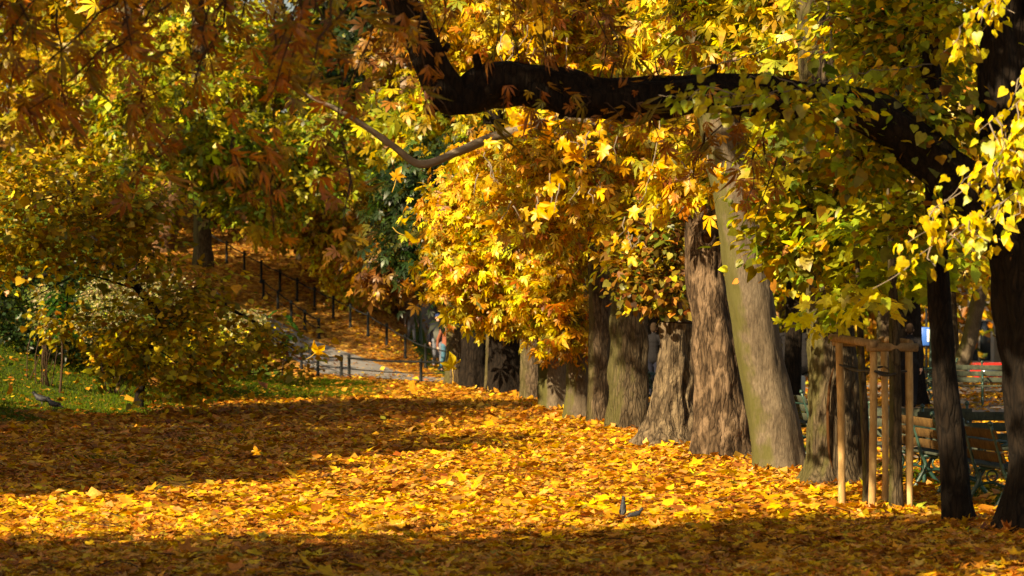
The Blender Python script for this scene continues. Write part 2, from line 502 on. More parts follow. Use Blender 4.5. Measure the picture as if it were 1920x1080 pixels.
def spray_leaves(blobs, n, rng, spread=.32, gap=.15, shell=.45, seed=1, per=7):
    """leaf positions in clumps (twig ends) inside ellipsoids; blobs: (centre, radii, weight)"""
    w = np.array([b[2] for b in blobs], float); w /= w.sum()
    nc = max(4, int(n / per * 1.9))
    which = rng.choice(len(blobs), nc, p=w)
    C = np.array([b[0] for b in blobs])[which]; R = np.array([b[1] for b in blobs])[which]
    u = unit(rng.normal(size=(nc, 3))); r = (rng.random(nc) ** (1 / 3.0)); r = r * (1 - shell) + shell * r ** .3
    cl = C + u * r[:, None] * R
    keep = vnoise(cl, .9, seed) + .5 * vnoise(cl, .35, seed + 1) > gap - .35
    cl, u = cl[keep], u[keep]
    if len(cl) == 0: cl = C[:4]; u = unit(rng.normal(size=(4, 3)))
    k = rng.integers(0, len(cl), n)
    off = rng.normal(size=(n, 3)) * spread * np.array([1, 1, .55])
    P = cl[k] + off
    out = unit(u[k] * .8 + unit(off) * .9 + rng.normal(size=(n, 3)) * .35)
    return P, out, k, cl

def crown_mesh(name, blobs, n, tpl, size, pal, mat, parent, rng, spread=.32, gap=.15, droop=.7, seed=1, per=7, kind='stuff', shell=.45, col_k=.42, sizev=.3):
    P, out, k, cl = spray_leaves(blobs, n, rng, spread, gap, shell, seed, per)
    d = unit(out * np.array([1, 1, .5]) + np.array([0, 0, -droop]) + rng.normal(size=(n, 3)) * .4)
    nn = unit(np.array([0, 0, 1.0]) + out * .6 + rng.normal(size=(n, 3)) * .5)
    col = pick(PAL[pal] if isinstance(pal, str) else pal, n, rng)
    cc = np.exp(col_k * rng.normal(size=(len(cl), 1))) * (1 + .1 * rng.normal(size=(len(cl), 3)))
    col = np.clip(col * cc[k], .004, .9)
    V, T, C = leaf_arrays(tpl, P, d, nn, size * np.exp(sizev * rng.normal(size=n)), col, rng)
    if parent is not None: V = V - np.array(parent.location)
    o = link(name, mk_mesh(name, V, T, C), mat, parent)
    if kind: o['kind'] = kind
    return o, cl

def twigs_mesh(name, starts, ends, r0, r1, mat, parent, rng, sag=.12, seg=5, npt=6):
    mb = MB()
    for a, b in zip(starts, ends):
        a = np.array(a, float); b = np.array(b, float)
        L = np.linalg.norm(b - a)
        mid = (a + b) / 2 + rng.normal(size=3) * L * .09 + np.array([0, 0, L * sag])
        p = spline([a, mid, b], npt)
        mb.tube(p, np.linspace(r0, r1, npt), seg)
    if not mb.V: return None
    V = np.vstack(mb.V) - np.array(parent.location)
    me = mk_mesh(name, V, np.vstack(mb.T), smooth=True)
    o = link(name, me, mat, parent); o['kind'] = 'stuff'
    return o

def leaf_parts(parent, tpl, P, d, n, size, pal, mat, rng, name='leaf', variants=12):
    """single leaves as parts that share a few meshes"""
    cols = pick(PAL[pal], variants, rng, .2)
    meshes = []
    for v in range(variants):
        V0, T0 = TPL[tpl]
        V = V0.copy(); V[:, 2] = V[:, 2] * rng.uniform(.4, 2.8) + .07 * rng.normal(size=len(V)); V[:, :2] *= 1 + .09 * rng.normal(size=(len(V), 1)); V[:, 0] *= rng.uniform(.6, 1.1)
        me = mk_mesh(name, V, T0, np.clip(cols[v] * (1 + .12 * rng.normal(size=(len(V), 1))) * np.where(rng.random((len(V), 1)) < .16, np.array([.62, .42, .5]), 1.0), .004, .95)); me.materials.append(mat)
        meshes.append(me)
    x, y, z = leaf_frames(d, n)
    base = np.array(parent.location)
    for i in range(len(P)):
        o = bpy.data.objects.new(name, meshes[rng.integers(variants)])
        COL.objects.link(o); o.parent = parent
        s = float(size[i]); p = P[i] - base
        o.matrix_basis = Matrix(((x[i][0] * s, y[i][0] * s, z[i][0] * s, p[0]), (x[i][1] * s, y[i][1] * s, z[i][1] * s, p[1]), (x[i][2] * s, y[i][2] * s, z[i][2] * s, p[2]), (0, 0, 0, 1)))

# ------------------------------------------------------------------ trunks
def trunk_mesh(name, pts, D, mat, parent, rng, flare=.0, seg=26,  rough=.05, dd=None, extra_top=True, twist=0.0, ring=.11, lobes=5, cap=True, relief=0.0):
    """pts: (px, py, width_px) from the foot up, seen at distance D (dd = per-point change of distance)"""
    W = []
    for i, (px, py, w) in enumerate(pts):
        DD = D + (dd[i] if dd is not None else 0)
        p = at(px, py, DD); W.append([*p, w * DD / F / 2])
    W = np.array(W)
    L = np.linalg.norm(np.diff(W[:, :3], axis=0), axis=1).sum()
    n = max(6, int(L / ring))
    S = spline(W, n)
    c, r = S[:, :3], np.maximum(S[:, 3], .01)
    a = np.linspace(0, 2 * np.pi, seg, endpoint=False)
    hh = c[:, 2] - c[0, 2]
    ph = rng.random(4) * 6.28
    k = np.arange(n)[:, None]
    R = r[:, None] * (1 + rough * .8 * np.sin(3 * a[None] + ph[0] + .25 * k * twist) + rough * .6 * np.sin(5 * a[None] + ph[1] - .05 * k) + rough * .5 * np.sin(9 * a[None] + ph[2] + .3 * np.sin(.2 * k)))
    q = np.stack(np.broadcast_arrays(np.cos(a)[None] * 2, np.sin(a)[None] * 2, hh[:, None] * 1.5), -1).reshape(-1, 3)
    R = R * (1 + rough * .7 * vnoise(q, .55, int(rng.integers(1e6))).reshape(n, seg))
    if relief > 0:
        rr = r[:, None] * np.ones((1, seg))
        q = np.stack([rr * np.cos(a)[None], rr * np.sin(a)[None], hh[:, None] * .16 + 0 * rr], -1).reshape(-1, 3)
        s_ = int(rng.integers(1e6))
        rid = 1 - np.abs(vnoise(q, .09, s_)) * 1.3 + .6 * vnoise(q, .045, s_ + 1)
        q[:, 2] *= 4
        lump = vnoise(q, .34, s_ + 2)
        R = R + (relief * np.clip(rid, -1, 1).reshape(n, seg) + relief * 1.1 * lump.reshape(n, seg))
    if flare > 0:
        e = np.exp(-hh / .22)[:, None]
        R = R * (1 + flare * e * (1 + .8 * np.sin(lobes * a[None] + ph[3])))
    c = c.copy()
    c0 = c[:1].copy(); c0[0, 2] -= .35
    c = np.vstack([c0, c]); R = np.vstack([R[:1] * 1.05, R])
    V, T = tube_arrays(c, R, seg, cap)
    me = mk_mesh(name, V - np.array(parent.location), T, smooth=True)
    o = link(name, me, mat, parent)
    return o, S

def limb_mesh(name, W, mat, parent, rng, seg=14, rough=.06, ring=.09):
    """W: rows of x, y, z, radius in metres"""
    W = np.array(W, float)
    L = np.linalg.norm(np.diff(W[:, :3], axis=0), axis=1).sum()
    n = max(6, int(L / ring)); S = spline(W, n)
    a = np.linspace(0, 2 * np.pi, seg, endpoint=False); k = np.arange(n)[:, None]
    R = np.maximum(S[:, 3:], .006) * (1 + rough * np.sin(3 * a[None] + .17 * k) + rough * .7 * np.sin(5 * a[None] - .23 * k + 1))
    q = np.stack(np.broadcast_arrays(np.cos(a)[None], np.sin(a)[None], k * ring * 2.0), -1).reshape(-1, 3)
    R = R * (1 + rough * vnoise(q, .6, int(rng.integers(1e6))).reshape(n, seg))
    V, T = tube_arrays(S[:, :3], R, seg, True)
    me = mk_mesh(name, V - np.array(parent.location), T, smooth=True)
    return link(name, me, mat, parent), S

def B(px, py, D, rx, ry, rd=None, w=None):
    """crown ellipsoid from photograph pixels"""
    k = D / F
    rd = rd if rd is not None else (rx + ry) / 2 * k
    return (at(px, py, D), np.array([rx * k, rd, ry * k]), w if w is not None else rx * ry)

def base_at(px, D):
    x = (px - 960) / F * D
    return np.array([x, D, gz(x, D)])

def feed(S, blobs, cls, parent, rng, mat, nb=16, r0=.03, start=.45):
    """limbs from the trunk to each crown mass, and twigs out to the clumps"""
    c = S[int(len(S) * start):, :3]
    for b in blobs:
        tgt = b[0]
        a = c[np.argmin(np.linalg.norm(c - (tgt - np.array([0, 0, .6 * b[1][2]])), axis=1))]
        L = np.linalg.norm(tgt - a)
        if L < .3: continue
        mid = (a + tgt) / 2 + rng.normal(size=3) * L * .08 + np.array([0, 0, .08 * L])
        limb_mesh('limb', [[*a, r0 * 1.5], [*mid, r0], [*tgt, r0 * .5]], mat, parent, rng, seg=7, ring=.2)
    st, en = [], []
    sel = rng.choice(len(cls), min(nb * len(blobs), len(cls)), replace=False)
    cs = np.array([b[0] for b in blobs])
    for i in sel:
        b = cs[np.argmin(np.linalg.norm(cs - cls[i], axis=1))]
        st.append(b + (cls[i] - b) * .1); en.append(cls[i])
    twigs_mesh('twigs', st, en, r0 * .35, .004, M['twig'], parent, rng)

def tree(name, label, px, D, pts, bark, blobs, n, tpl, size, pal, seed, group=None, flare=.25, leafmat='leaf', dd=None, rough=.05, spread=.32, gap=.15, droop=.7, r0=.035, nb=14, per=7, seg=26, start=.45, cat='tree', twist=0.0, relief=0.0, ring=.11):
    rng = np.random.default_rng(seed)
    e = empty(name, base_at(px, D)); tag(e, label, cat, group)
    tr, S = trunk_mesh('trunk', pts, D, M[bark], e, rng, flare, seg, rough, dd, twist=twist, relief=relief, ring=ring)
    if blobs and n:
        _, cl = crown_mesh('crown', blobs, n, tpl, size, pal, M[leafmat], e, rng, spread, gap, droop, seed, per)
        feed(S, blobs, cl, e, rng, M[bark], nb, r0, start)
    return e, S


# ------------------------------------------------------------------ the row of old trunks
# the great dark chestnut with the long limb
rng = np.random.default_rng(11)
big = empty('chestnut_tree', base_at(1945, 26.4))
tag(big, 'near-black old chestnut whose long crooked limb reaches across the view', 'tree')
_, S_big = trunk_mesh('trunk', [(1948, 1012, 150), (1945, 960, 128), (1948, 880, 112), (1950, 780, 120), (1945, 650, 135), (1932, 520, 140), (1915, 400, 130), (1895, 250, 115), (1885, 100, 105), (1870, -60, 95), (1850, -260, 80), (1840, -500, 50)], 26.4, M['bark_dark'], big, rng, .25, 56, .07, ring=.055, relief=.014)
LIMB = [(1905, 455, 95), (1860, 400, 92), (1790, 330, 86), (1700, 255, 84), (1610, 205, 76), (1480, 188, 74), (1350, 172, 70), (1240, 182, 76), (1150, 186, 76), (1070, 178, 82), (1000, 158, 78), (930, 158, 88), (868, 182, 74), (833, 170, 70), (806, 112, 62), (772, 40, 60), (742, -40, 56), (700, -180, 48), (640, -330, 36), (560, -420, 22)]
LD = np.linspace(26.3, 24.6, len(LIMB))
LW = [[*at(px, py, d), w * d / F / 2] for (px, py, w), d in zip(LIMB, LD)]
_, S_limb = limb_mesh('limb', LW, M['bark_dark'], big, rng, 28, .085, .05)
for i_, (dx, dz, r_) in ((.33, (.06, .16, .035)), (.47, (-.10, -.14, .03)), (.60, (-.05, .2, .04)), (.66, (-.16, -.10, .045)), (.72, (.1, .14, .03))):
    p = S_limb[int(i_ * len(S_limb)), :3]
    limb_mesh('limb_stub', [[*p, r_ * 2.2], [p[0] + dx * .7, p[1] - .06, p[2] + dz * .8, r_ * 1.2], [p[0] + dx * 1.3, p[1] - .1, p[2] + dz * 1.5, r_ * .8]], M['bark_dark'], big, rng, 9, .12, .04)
for a, b, c, r in (((1880, 120), (1990, -60), (2100, -260), .10), ((1868, -60), (1760, -260), (1650, -430), .11)):
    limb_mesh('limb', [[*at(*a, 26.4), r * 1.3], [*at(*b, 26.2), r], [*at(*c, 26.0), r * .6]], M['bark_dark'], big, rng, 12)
top_blobs = [(np.array([-4.6, 17.9, 6.4]), np.array([1.8, 1.4, .9]), 2), (np.array([-1.1, 20.8, 7.1]), np.array([1.3, 1.2, .8]), 1.4), (np.array([1.6, 24.0, 7.3]), np.array([2.0, 1.8, 1.0]), 2.5), (np.array([-3.3, 21.2, 7.2]), np.array([.9, .8, .5]), .9), (np.array([-1.9, 21.7, 7.3]), np.array([1.0, .8, .5]), .9), (np.array([-.2, 22.2, 7.3]), np.array([1.0, .8, .5]), .9), (np.array([4.4, 26.0, 8.0]), np.array([2.6, 2.4, 1.4]), 4)]  # crown masses above the view, added to keep limb and trunk in shade
_, cl = crown_mesh('crown', top_blobs, 3400, 'chestnut', .28, 'brown', M['leaf_dry'], big, rng, .35, .1, .9, 3)
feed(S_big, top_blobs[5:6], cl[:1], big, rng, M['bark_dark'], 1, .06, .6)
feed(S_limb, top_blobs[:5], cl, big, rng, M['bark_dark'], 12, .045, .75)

# hanging twigs with shrivelled brown leaves
def hang(parent, chains, rng, tpl, size, pal, mat, per_m, nparts, leafspread=.1, r=.008, twigmat='twig', droop=1.0, tip_bias=.8):
    """chains: polylines of world points; leaves sit along them; the most visible ones become parts"""
    mb = MB(); P = []; A = []
    for c in chains:
        c = np.array(c, float); L = np.linalg.norm(np.diff(c, axis=0), axis=1).sum()
        n = max(5, int(L / .12)); q = spline(c, n)
        q[1:-1] += rng.normal(size=(n - 2, 3)) * .014
        mb.tube(q, np.linspace(r, r * .35, n), 5)
        k = max(2, int(L * per_m))
        t = (rng.random(k) ** tip_bias) * (n - 1.001); i = t.astype(int); f = (t - i)[:, None]
        p = q[i] * (1 - f) + q[i + 1] * f
        P.append(p + rng.normal(size=(k, 3)) * leafspread); A.append(unit(q[np.minimum(i + 1, n - 1)] - q[i]))
    P = np.vstack(P); A = np.vstack(A); n = len(P)
    V = np.vstack(mb.V) - np.array(parent.location)
    tw = link('twigs', mk_mesh('twigs', V, np.vstack(mb.T), smooth=True), M[twigmat], parent); tw['kind'] = 'stuff'
    d = unit(A * .5 + rng.normal(size=(n, 3)) * .55 + np.array([0, 0, -droop]))
    nn = unit(rng.normal(size=(n, 3)) * .7 + np.array([-.3, -.7, .55]))
    sz = size * np.exp(.22 * rng.normal(size=n))
    px = 960 + P[:, 0] / P[:, 1] * F; py = HORIZON - (P[:, 2] - CAMH) / P[:, 1] * F
    vis = (px > 0) & (px < 1920) & (py > 0) & (py < 1080)
    order = np.argsort(-(vis * 10 + sz / P[:, 1] * 30 * rng.random(n)))
    a, b = order[:nparts], order[nparts:]
    leaf_parts(parent, tpl, P[a], d[a], nn[a], sz[a], pal, mat, rng)
    if len(b):
        V, T, C = leaf_arrays(tpl, P[b], d[b], nn[b], sz[b], pick(PAL[pal], len(b), rng), rng)
        o = link('foliage', mk_mesh('foliage', V - np.array(parent.location), T, C), mat, parent); o['kind'] = 'stuff'

def drop(px, py, D, L, rng, dx=0, side=.25, n=4):
    """a drooping twig that starts at a pixel and hangs L metres, drifting dx metres sideways"""
    p = at(px, py, D); t = np.linspace(0, 1, n)
    w = np.cumsum(rng.normal(size=n)) * .06 * L
    return np.column_stack([p[0] + dx * t ** 1.3 + w, p[1] + rng.normal() * side * t, p[2] - L * t ** 1.15])

rng = np.random.default_rng(21)
chains = []
for k in range(29):
    px = rng.uniform(-40, 760); D = rng.uniform(18.6, 21.2)
    L = rng.uniform(.4, 1.2) * (1.15 if px < 300 else .85)
    chains.append(drop(px + 40, rng.uniform(-90, 40), D, L, rng, rng.uniform(-.7, .2)))
for (a, b, c, d) in (((440, -40), (385, 110), (320, 240), (240, 350)), ((430, -60), (410, 60), (300, 170), (230, 190)), ((520, -40), (515, 110), (508, 190), (520, 360)), ((330, -60), (250, 60), (150, 150), (60, 230)), ((560, -40), (620, 60), (640, 180), (600, 300))):
    D = rng.uniform(19.2, 20.6); chains.append([at(*a, D), at(*b, D), at(*c, D + .2), at(*d, D + .3)])
for k in range(20):                                   # twigs standing and hanging about the limb
    i = rng.integers(int(len(S_limb) * .30), int(len(S_limb) * .84)); p = S_limb[i, :3]
    L = rng.uniform(.5, 1.0)
    if rng.random() < .62:
        chains.append([p, p + np.array([rng.normal() * .12, -.1, L * .5]), p + np.array([rng.normal() * .25, -.15, L])])
    else:
        chains.append([p, p + np.array([rng.normal() * .12, -.25, -L * .1]), p + np.array([rng.normal() * .25, -.35, -L * .45])])
for k in range(9):                                    # brown sprays in front of the pale trunks
    px, py = rng.uniform(1290, 1560), rng.uniform(180, 330); chains.append(drop(px, py, rng.uniform(25.5, 27.5), rng.uniform(.3, .6), rng, rng.uniform(-.3, .3)))
for k in range(7):
    px, py = rng.uniform(400, 700), rng.uniform(220, 330); chains.append(drop(px, py, rng.uniform(19.5, 21), rng.uniform(.25, .45), rng, rng.uniform(-.2, .2)))
hang(big, chains, rng, 'chestnut_curled', .10, 'brown', M['leaf_dry'], 16, 300, .08, .010)

def up(px, py, w, *more):
    return [(px, py, w), *more]

# slim dark tree
tree('linden_tree', 'slim dark leaning trunk between the two rows of benches', 1802, 27.4,
     up(1803, 992, 74, (1800, 970, 58), (1792, 900, 53), (1783, 800, 50), (1772, 700, 45), (1763, 560, 41), (1757, 420, 38), (1752, 280, 36), (1748, 120, 33), (1742, -60, 28), (1738, -220, 20)),
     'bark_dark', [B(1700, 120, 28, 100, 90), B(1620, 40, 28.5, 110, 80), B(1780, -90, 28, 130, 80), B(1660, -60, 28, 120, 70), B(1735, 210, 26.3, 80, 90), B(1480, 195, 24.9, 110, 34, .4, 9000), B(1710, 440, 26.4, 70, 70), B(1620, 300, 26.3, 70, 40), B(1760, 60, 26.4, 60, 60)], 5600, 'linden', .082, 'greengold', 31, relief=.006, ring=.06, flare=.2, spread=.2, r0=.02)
# the staked young maple
e_young, S_y = tree('young_maple_tree', 'young maple held upright inside the wooden stakes', 1682, 29.3,
     up(1681, 972, 32, (1680, 950, 27), (1679, 850, 24), (1678, 700, 22), (1676, 600, 19), (1672, 500, 15), (1668, 420, 10), (1664, 350, 6)),
     'bark_mossy', [B(1640, 560, 29.1, 85, 48), B(1690, 500, 29.4, 80, 60), B(1640, 450, 29.6, 80, 60)], 330, 'maple', .17, 'lime', 33, flare=.12, spread=.16, r0=.012, nb=8, rough=.03)
tree('sapling_tree', 'thin green-barked sapling inside the stakes beside the young maple', 1620, 29.9,
     up(1627, 958, 18, (1624, 860, 15), (1620, 760, 15), (1614, 660, 13), (1611, 560, 11), (1606, 470, 7)),
     'bark_mossy', [B(1590, 520, 29.9, 60, 45), B(1560, 575, 29.8, 40, 28)], 130, 'maple', .15, 'lime', 34, flare=.1, spread=.14, r0=.01, nb=6, rough=.03, seg=14)

# maple with a cleft
cleft, S_c = tree('maple_tree', 'upright grey-brown trunk with a long open cleft, behind the wooden stakes', 1560, 33.0,
     up(1560, 920, 124, (1562, 895, 112), (1564, 850, 102), (1564, 780, 98), (1562, 700, 91), (1557, 620, 84), (1552, 560, 78), (1545, 450, 76), (1538, 320, 72), (1530, 160, 66), (1524, 0, 60), (1515, -180, 50), (1510, -380, 36)),
     'bark_mossy', [B(1520, 330, 31.5, 100, 70), B(1600, 400, 31.2, 110, 80), B(1680, 470, 31, 90, 60), B(1480, 440, 31.6, 60, 70), B(1560, 490, 31.4, 90, 45), B(1680, 330, 31.5, 90, 70), B(1450, 330, 31, 60, 40)], 3300, 'linden', .115, 'greengold', 35, seg=60, relief=.011, ring=.05, flare=.28, spread=.22, r0=.03, nb=16)
mbx = MB()                                            # pale bare wood in the cleft and its dark lip
ctr = [at(1565, y, 33.0 - .5 * (98 if y > 700 else 92) * 33 / F - .062) for y in (885, 850, 800, 760, 720, 690)]
wid = [.010, .05, .062, .060, .045, .008]
mbx.tube(spline(np.array([p + np.array([0, .018, 0]) for p in ctr]), 18), np.interp(np.linspace(0, 5, 18), range(6), wid), 8)
mbx.build('heartwood', M['heartwood'], cleft, None); bpy.context.view_layer.update()
cleft.children[-1].location = -Vector(cleft.location)
mbx = MB()
mbx.tube(spline(np.array([p + np.array([-.072 * w / .06, .012, 0]) for p, w in zip(ctr, wid)]), 18), np.interp(np.linspace(0, 5, 18), range(6), [.006, .016, .02, .02, .016, .006]), 6)
o = mbx.build('cleft_edge', M['hollow'], cleft); o.location = -Vector(cleft.location)

# leaning pale trunk
tree('beech_tree', 'pale smooth trunk leaning over, with a green moss stripe down its edge', 1461, 35.8,
     up(1461, 892, 104, (1459, 870, 99), (1448, 780, 92), (1426, 680, 85), (1414, 600, 84), (1403, 530, 84), (1388, 420, 84), (1364, 300, 80), (1330, 170, 72), (1300, 60, 66), (1270, -60, 58), (1230, -250, 44)),
     'bark_pale', [B(1420, 60, 35, 130, 80), B(1560, 90, 35, 140, 90), B(1480, -60, 35, 200, 70), B(1690, 60, 35, 90, 100)], 5200, 'chestnut', .17, 'goldgreen', 36, relief=.006, ring=.05, flare=.10, spread=.3, rough=.03, seg=56)
# mottled trunk with the knot
mott, S_m = tree('plane_tree', 'mottled brown trunk with a round knot scar high up', 1355, 39.1,
     up(1355, 862, 112, (1353, 840, 104), (1350, 760, 92), (1340, 650, 80), (1329, 560, 71), (1323, 500, 68), (1322, 440, 70), (1326, 390, 62), (1342, 320, 54), (1362, 220, 50), (1378, 100, 46), (1390, -60, 40), (1400, -260, 30)),
     'bark_mottled', [B(1300, 30, 40, 110, 70), B(1400, -50, 40, 140, 70), B(1330, 330, 38, 90, 40), B(1270, 120, 41, 60, 40)], 2600, 'chestnut', .17, 'gold', 37, seg=60, relief=.016, ring=.045, flare=.2, spread=.3)
kc = at(1326, 447, 39.1 - .5 * 70 * 39.1 / F - .075)
kn = MB(); th = np.linspace(0, 2 * np.pi, 25)
kn.tube(np.column_stack([kc[0] + .098 * np.cos(th), np.full(25, kc[1]), kc[2] + .092 * np.sin(th)]), .028, 8, False)
o = kn.build('knot_ring', M['bark_mottled'], mott); o.location = -Vector(mott.location)
kn = MB(); kn.tube([kc + np.array([0, .06, 0]), kc + np.array([0, -.005, 0])], [.09, .085], 16)
o = kn.build('knot_scar', M['hollow'], mott); o.location = -Vector(mott.location)

# broken hollow trunk
rng = np.random.default_rng(41)
stub = empty('hollow_tree', base_at(1262, 42.2))
tag(stub, 'broken fissured trunk with a rotten hollow top, against the mottled trunk', 'tree')
tr, S_s = trunk_mesh('trunk', [(1257, 842, 112), (1258, 825, 100), (1262, 780, 84), (1265, 720, 72), (1268, 660, 64), (1269, 625, 60), (1270, 606, 57)], 42.2, M['bark_rough'], stub, rng, .32, 64, .10, ring=.04, cap=False, relief=.026)
tr2, _ = limb_mesh('splinter', [[*at(1284, 640, 42.4), .16], [*at(1286, 590, 42.4), .15], [*at(1284, 550, 42.4), .11], [*at(1282, 522, 42.4), .03]], M['bark_rough'], stub, rng, 12, .12)
mbh = MB(); mbh.lathe([(.02, -.5), (.19, -.35), (.215, -.05), (.225, .02), (.19, .035), (.02, -.12)], at(1270, 608, 42.2), 18)
o = mbh.build('hollow', M['hollow'], stub); o.location = -Vector(stub.location)
ib = [B(1258, 520, 41.8, 45, 55), B(1225, 440, 42, 50, 55), B(1270, 450, 41.9, 30, 55), B(1240, 570, 41.8, 30, 25), B(1180, 530, 42, 50, 60)]
_, cl = crown_mesh('crown', ib, 1500, 'linden', .10, [(3, .12, .13, .015), (2, .26, .20, .02), (3, .22, .09, .014), (1, .4, .3, .02)], M['leaf'], stub, rng, .2, .15, .7, 42)
twigs_mesh('twigs', [at(1282, 545, 42.4)] * 30, cl[rng.choice(len(cl), 30)], .012, .004, M['twig'], stub, rng)

# the farther trunks of the row
t7, S7 = tree('chestnut_tree', 'stout straight trunk with a pale scuff near its foot, right of a thinner twin', 1180, 47.3,
     up(1180, 810, 80, (1180, 790, 75), (1180, 700, 72), (1180, 560, 68), (1176, 420, 62), (1163, 300, 56), (1150, 220, 52), (1160, 80, 50), (1190, -80, 44), (1200, -250, 34)),
     'bark_mossy', [B(1180, 60, 46, 120, 70), B(1080, 30, 46, 110, 70), B(1150, 330, 45.5, 100, 70), B(1080, 290, 45.5, 100, 55), B(1190, 420, 45.6, 60, 60), B(980, 30, 46, 90, 60), B(1240, 250, 45, 70, 50)], 7800, 'chestnut', .148, 'gold', 43, seg=48, relief=.012, ring=.07, flare=.14, spread=.3, r0=.035)
W = [(1150, 236), (1080, 222), (1020, 232), (930, 254), (860, 284), (790, 309), (740, 276), (690, 240), (640, 210), (590, 186), (540, 160)]
limb_mesh('limb', [[*at(px, py, 46.8 - .12 * i), .096 - .0072 * i] for i, (px, py) in enumerate(W)], M['twig_grey'], t7, np.random.default_rng(5), 14, .10, .06)
tree('chestnut_tree', 'thinner straight brown trunk standing close against the stout scuffed trunk', 1125, 49.9,
     up(1125, 797, 50, (1125, 780, 47), (1125, 700, 45), (1125, 560, 43), (1121, 430, 40), (1112, 330, 38), (1100, 200, 34), (1090, 0, 28), (1085, -160, 20)),
     'bark', [B(1050, 130, 49, 110, 80), B(900, 60, 49, 110, 80), B(1030, 390, 47.8, 90, 60), B(960, 300, 48.5, 80, 50)], 5000, 'chestnut', .148, 'gold', 44, seg=40, relief=.010, ring=.08, flare=.1, spread=.3)
tree('chestnut_tree', 'short pale trunk half hidden behind a low orange leafy spray', 1085, 51.7,
     up(1085, 788, 50, (1085, 770, 47), (1084, 700, 44), (1082, 620, 42), (1078, 520, 40), (1070, 400, 36), (1060, 250, 30)),
     'bark_pale', [B(1060, 630, 51, 32, 45), B(1085, 690, 50.8, 20, 38), B(1045, 560, 51, 60, 50), B(1060, 470, 51, 70, 60), B(1100, 640, 51, 14, 30)], 2600, 'chestnut', .15, 'gold', 45, seg=36, relief=.014, ring=.08, flare=.12, spread=.22, start=.2)
tree('chestnut_tree', 'pale wide trunk lit at the foot, with golden foliage spilling in front of its top', 1040, 55.9,
     up(1040, 770, 58, (1040, 755, 55), (1038, 690, 52), (1034, 620, 50), (1026, 520, 48), (1010, 400, 42), (990, 260, 34)),
     'bark_pale', [B(990, 400, 54, 110, 90), B(900, 440, 54.4, 95, 80), B(960, 500, 54, 120, 80), B(890, 520, 54.6, 80, 50), B(1010, 580, 54.5, 70, 45), B(935, 585, 55, 75, 28), B(880, 400, 54.8, 50, 40), B(1040, 330, 54, 80, 60), B(940, 340, 54.3, 90, 55)], 11500, 'chestnut', .155, 'gold', 46, seg=40, relief=.014, ring=.09, flare=.12, spread=.3, start=.3, per=8)
tree('chestnut_tree', 'shaded brown trunk next to the pale wide one', 1000, 61.7,
     up(999, 752, 46, (998, 740, 43), (997, 680, 40), (994, 600, 38), (985, 480, 34), (975, 300, 26)),
     'bark', [B(860, 330, 62, 90, 60), B(800, 470, 63, 70, 45), B(900, 575, 63, 60, 24)], 2600, 'chestnut', .19, 'deepgreen_shade', 47, seg=32, relief=.014, ring=.1, flare=.1, spread=.35)
tree('chestnut_tree', 'dark thick trunk with a lit grey foot, second from the far end of the row', 952, 65.0,
     up(950, 741, 76, (950, 730, 70), (948, 680, 62), (946, 610, 58), (940, 500, 54), (930, 350, 46), (925, 200, 36)),
     'bark_dark', [B(900, 200, 66, 100, 90), B(800, 230, 67, 100, 80), B(960, 150, 66, 90, 80)], 1700, 'chestnut', .26, 'goldgreen', 48, seg=36, relief=.014, ring=.1, flare=.16, spread=.38)
tree('chestnut_tree', 'dark trunk with a lit grey foot at the far end of the row', 887, 68.2,
     up(887, 733, 54, (887, 722, 50), (887, 670, 45), (886, 600, 43), (882, 480, 40), (876, 350, 34), (870, 200, 26)),
     'bark_dark', [B(770, 500, 69, 90, 36), B(720, 480, 70, 60, 50), B(800, 100, 69, 120, 80)], 1700, 'chestnut', .26, 'rust', 49, seg=32, relief=.014, ring=.1, flare=.14, spread=.38)
tree('chestnut_tree', 'narrow mossy green trunk just behind the walking couple', 852, 73.0,
     up(852, 722, 36, (852, 700, 32), (852, 640, 29), (851, 560, 28), (848, 450, 25), (845, 300, 20)),
     'bark_mossy', [B(760, 380, 74, 70, 60), B(840, 160, 74, 100, 90)], 900, 'chestnut', .28, 'deepgreen_shade', 50, flare=.1, spread=.4)
tree('chestnut_tree', 'thin dark trunk seen in the gap beside the farthest dark trunk', 920, 67.5,
     up(920, 735, 26, (920, 700, 22), (921, 640, 20), (922, 560, 20), (920, 400, 16)), 'bark', [], 0, 'small', .2, 'gold', 51, flare=.1)

# bright maple sprays in front of the golden mass: a branch of the cleft maple
rng = np.random.default_rng(61)
chains = []
def cluster(cx, cy, rx, ry, n, D0, D1, L=.3):
    for k in range(n):
        a = rng.random() * 6.28; r = math.sqrt(rng.random())
        px, py = cx + rx * r * math.cos(a), cy + ry * r * math.sin(a)
        chains.append(drop(px, py - 12, rng.uniform(D0, D1), rng.uniform(.5, 1.3) * L, rng, rng.uniform(-.15, .15), .1, 3))
cluster(915, 320, 25, 30, 4, 28.5, 29.5, .22)
cluster(1000, 370, 60, 40, 6, 28.5, 30, .25)
cluster(1120, 280, 40, 50, 5, 29, 30)
cluster(1190, 430, 40, 30, 6, 28.5, 30, .22)
cluster(1110, 370, 40, 20, 4, 29, 30, .15)
cluster(1320, 320, 60, 25, 6, 28.8, 30, .2)
cluster(1010, 80, 70, 40, 8, 29, 31)
cluster(1060, 255, 60, 15, 4, 29, 30, .15)
cluster(1260, 390, 30, 15, 2, 29, 30, .15)
chains.append([at(1530, 60, 32.4), at(1380, 110, 31), at(1240, 150, 30), at(1100, 200, 29.4), at(960, 240, 29)])
chains.append([at(1240, 150, 30), at(1230, 280, 29.5), at(1200, 380, 29.3)])
hang(cleft, chains, rng, 'maple', .155, 'yellowbright', M['leaf'], 9, 220, .07, .009, 'twig_grey', .6)

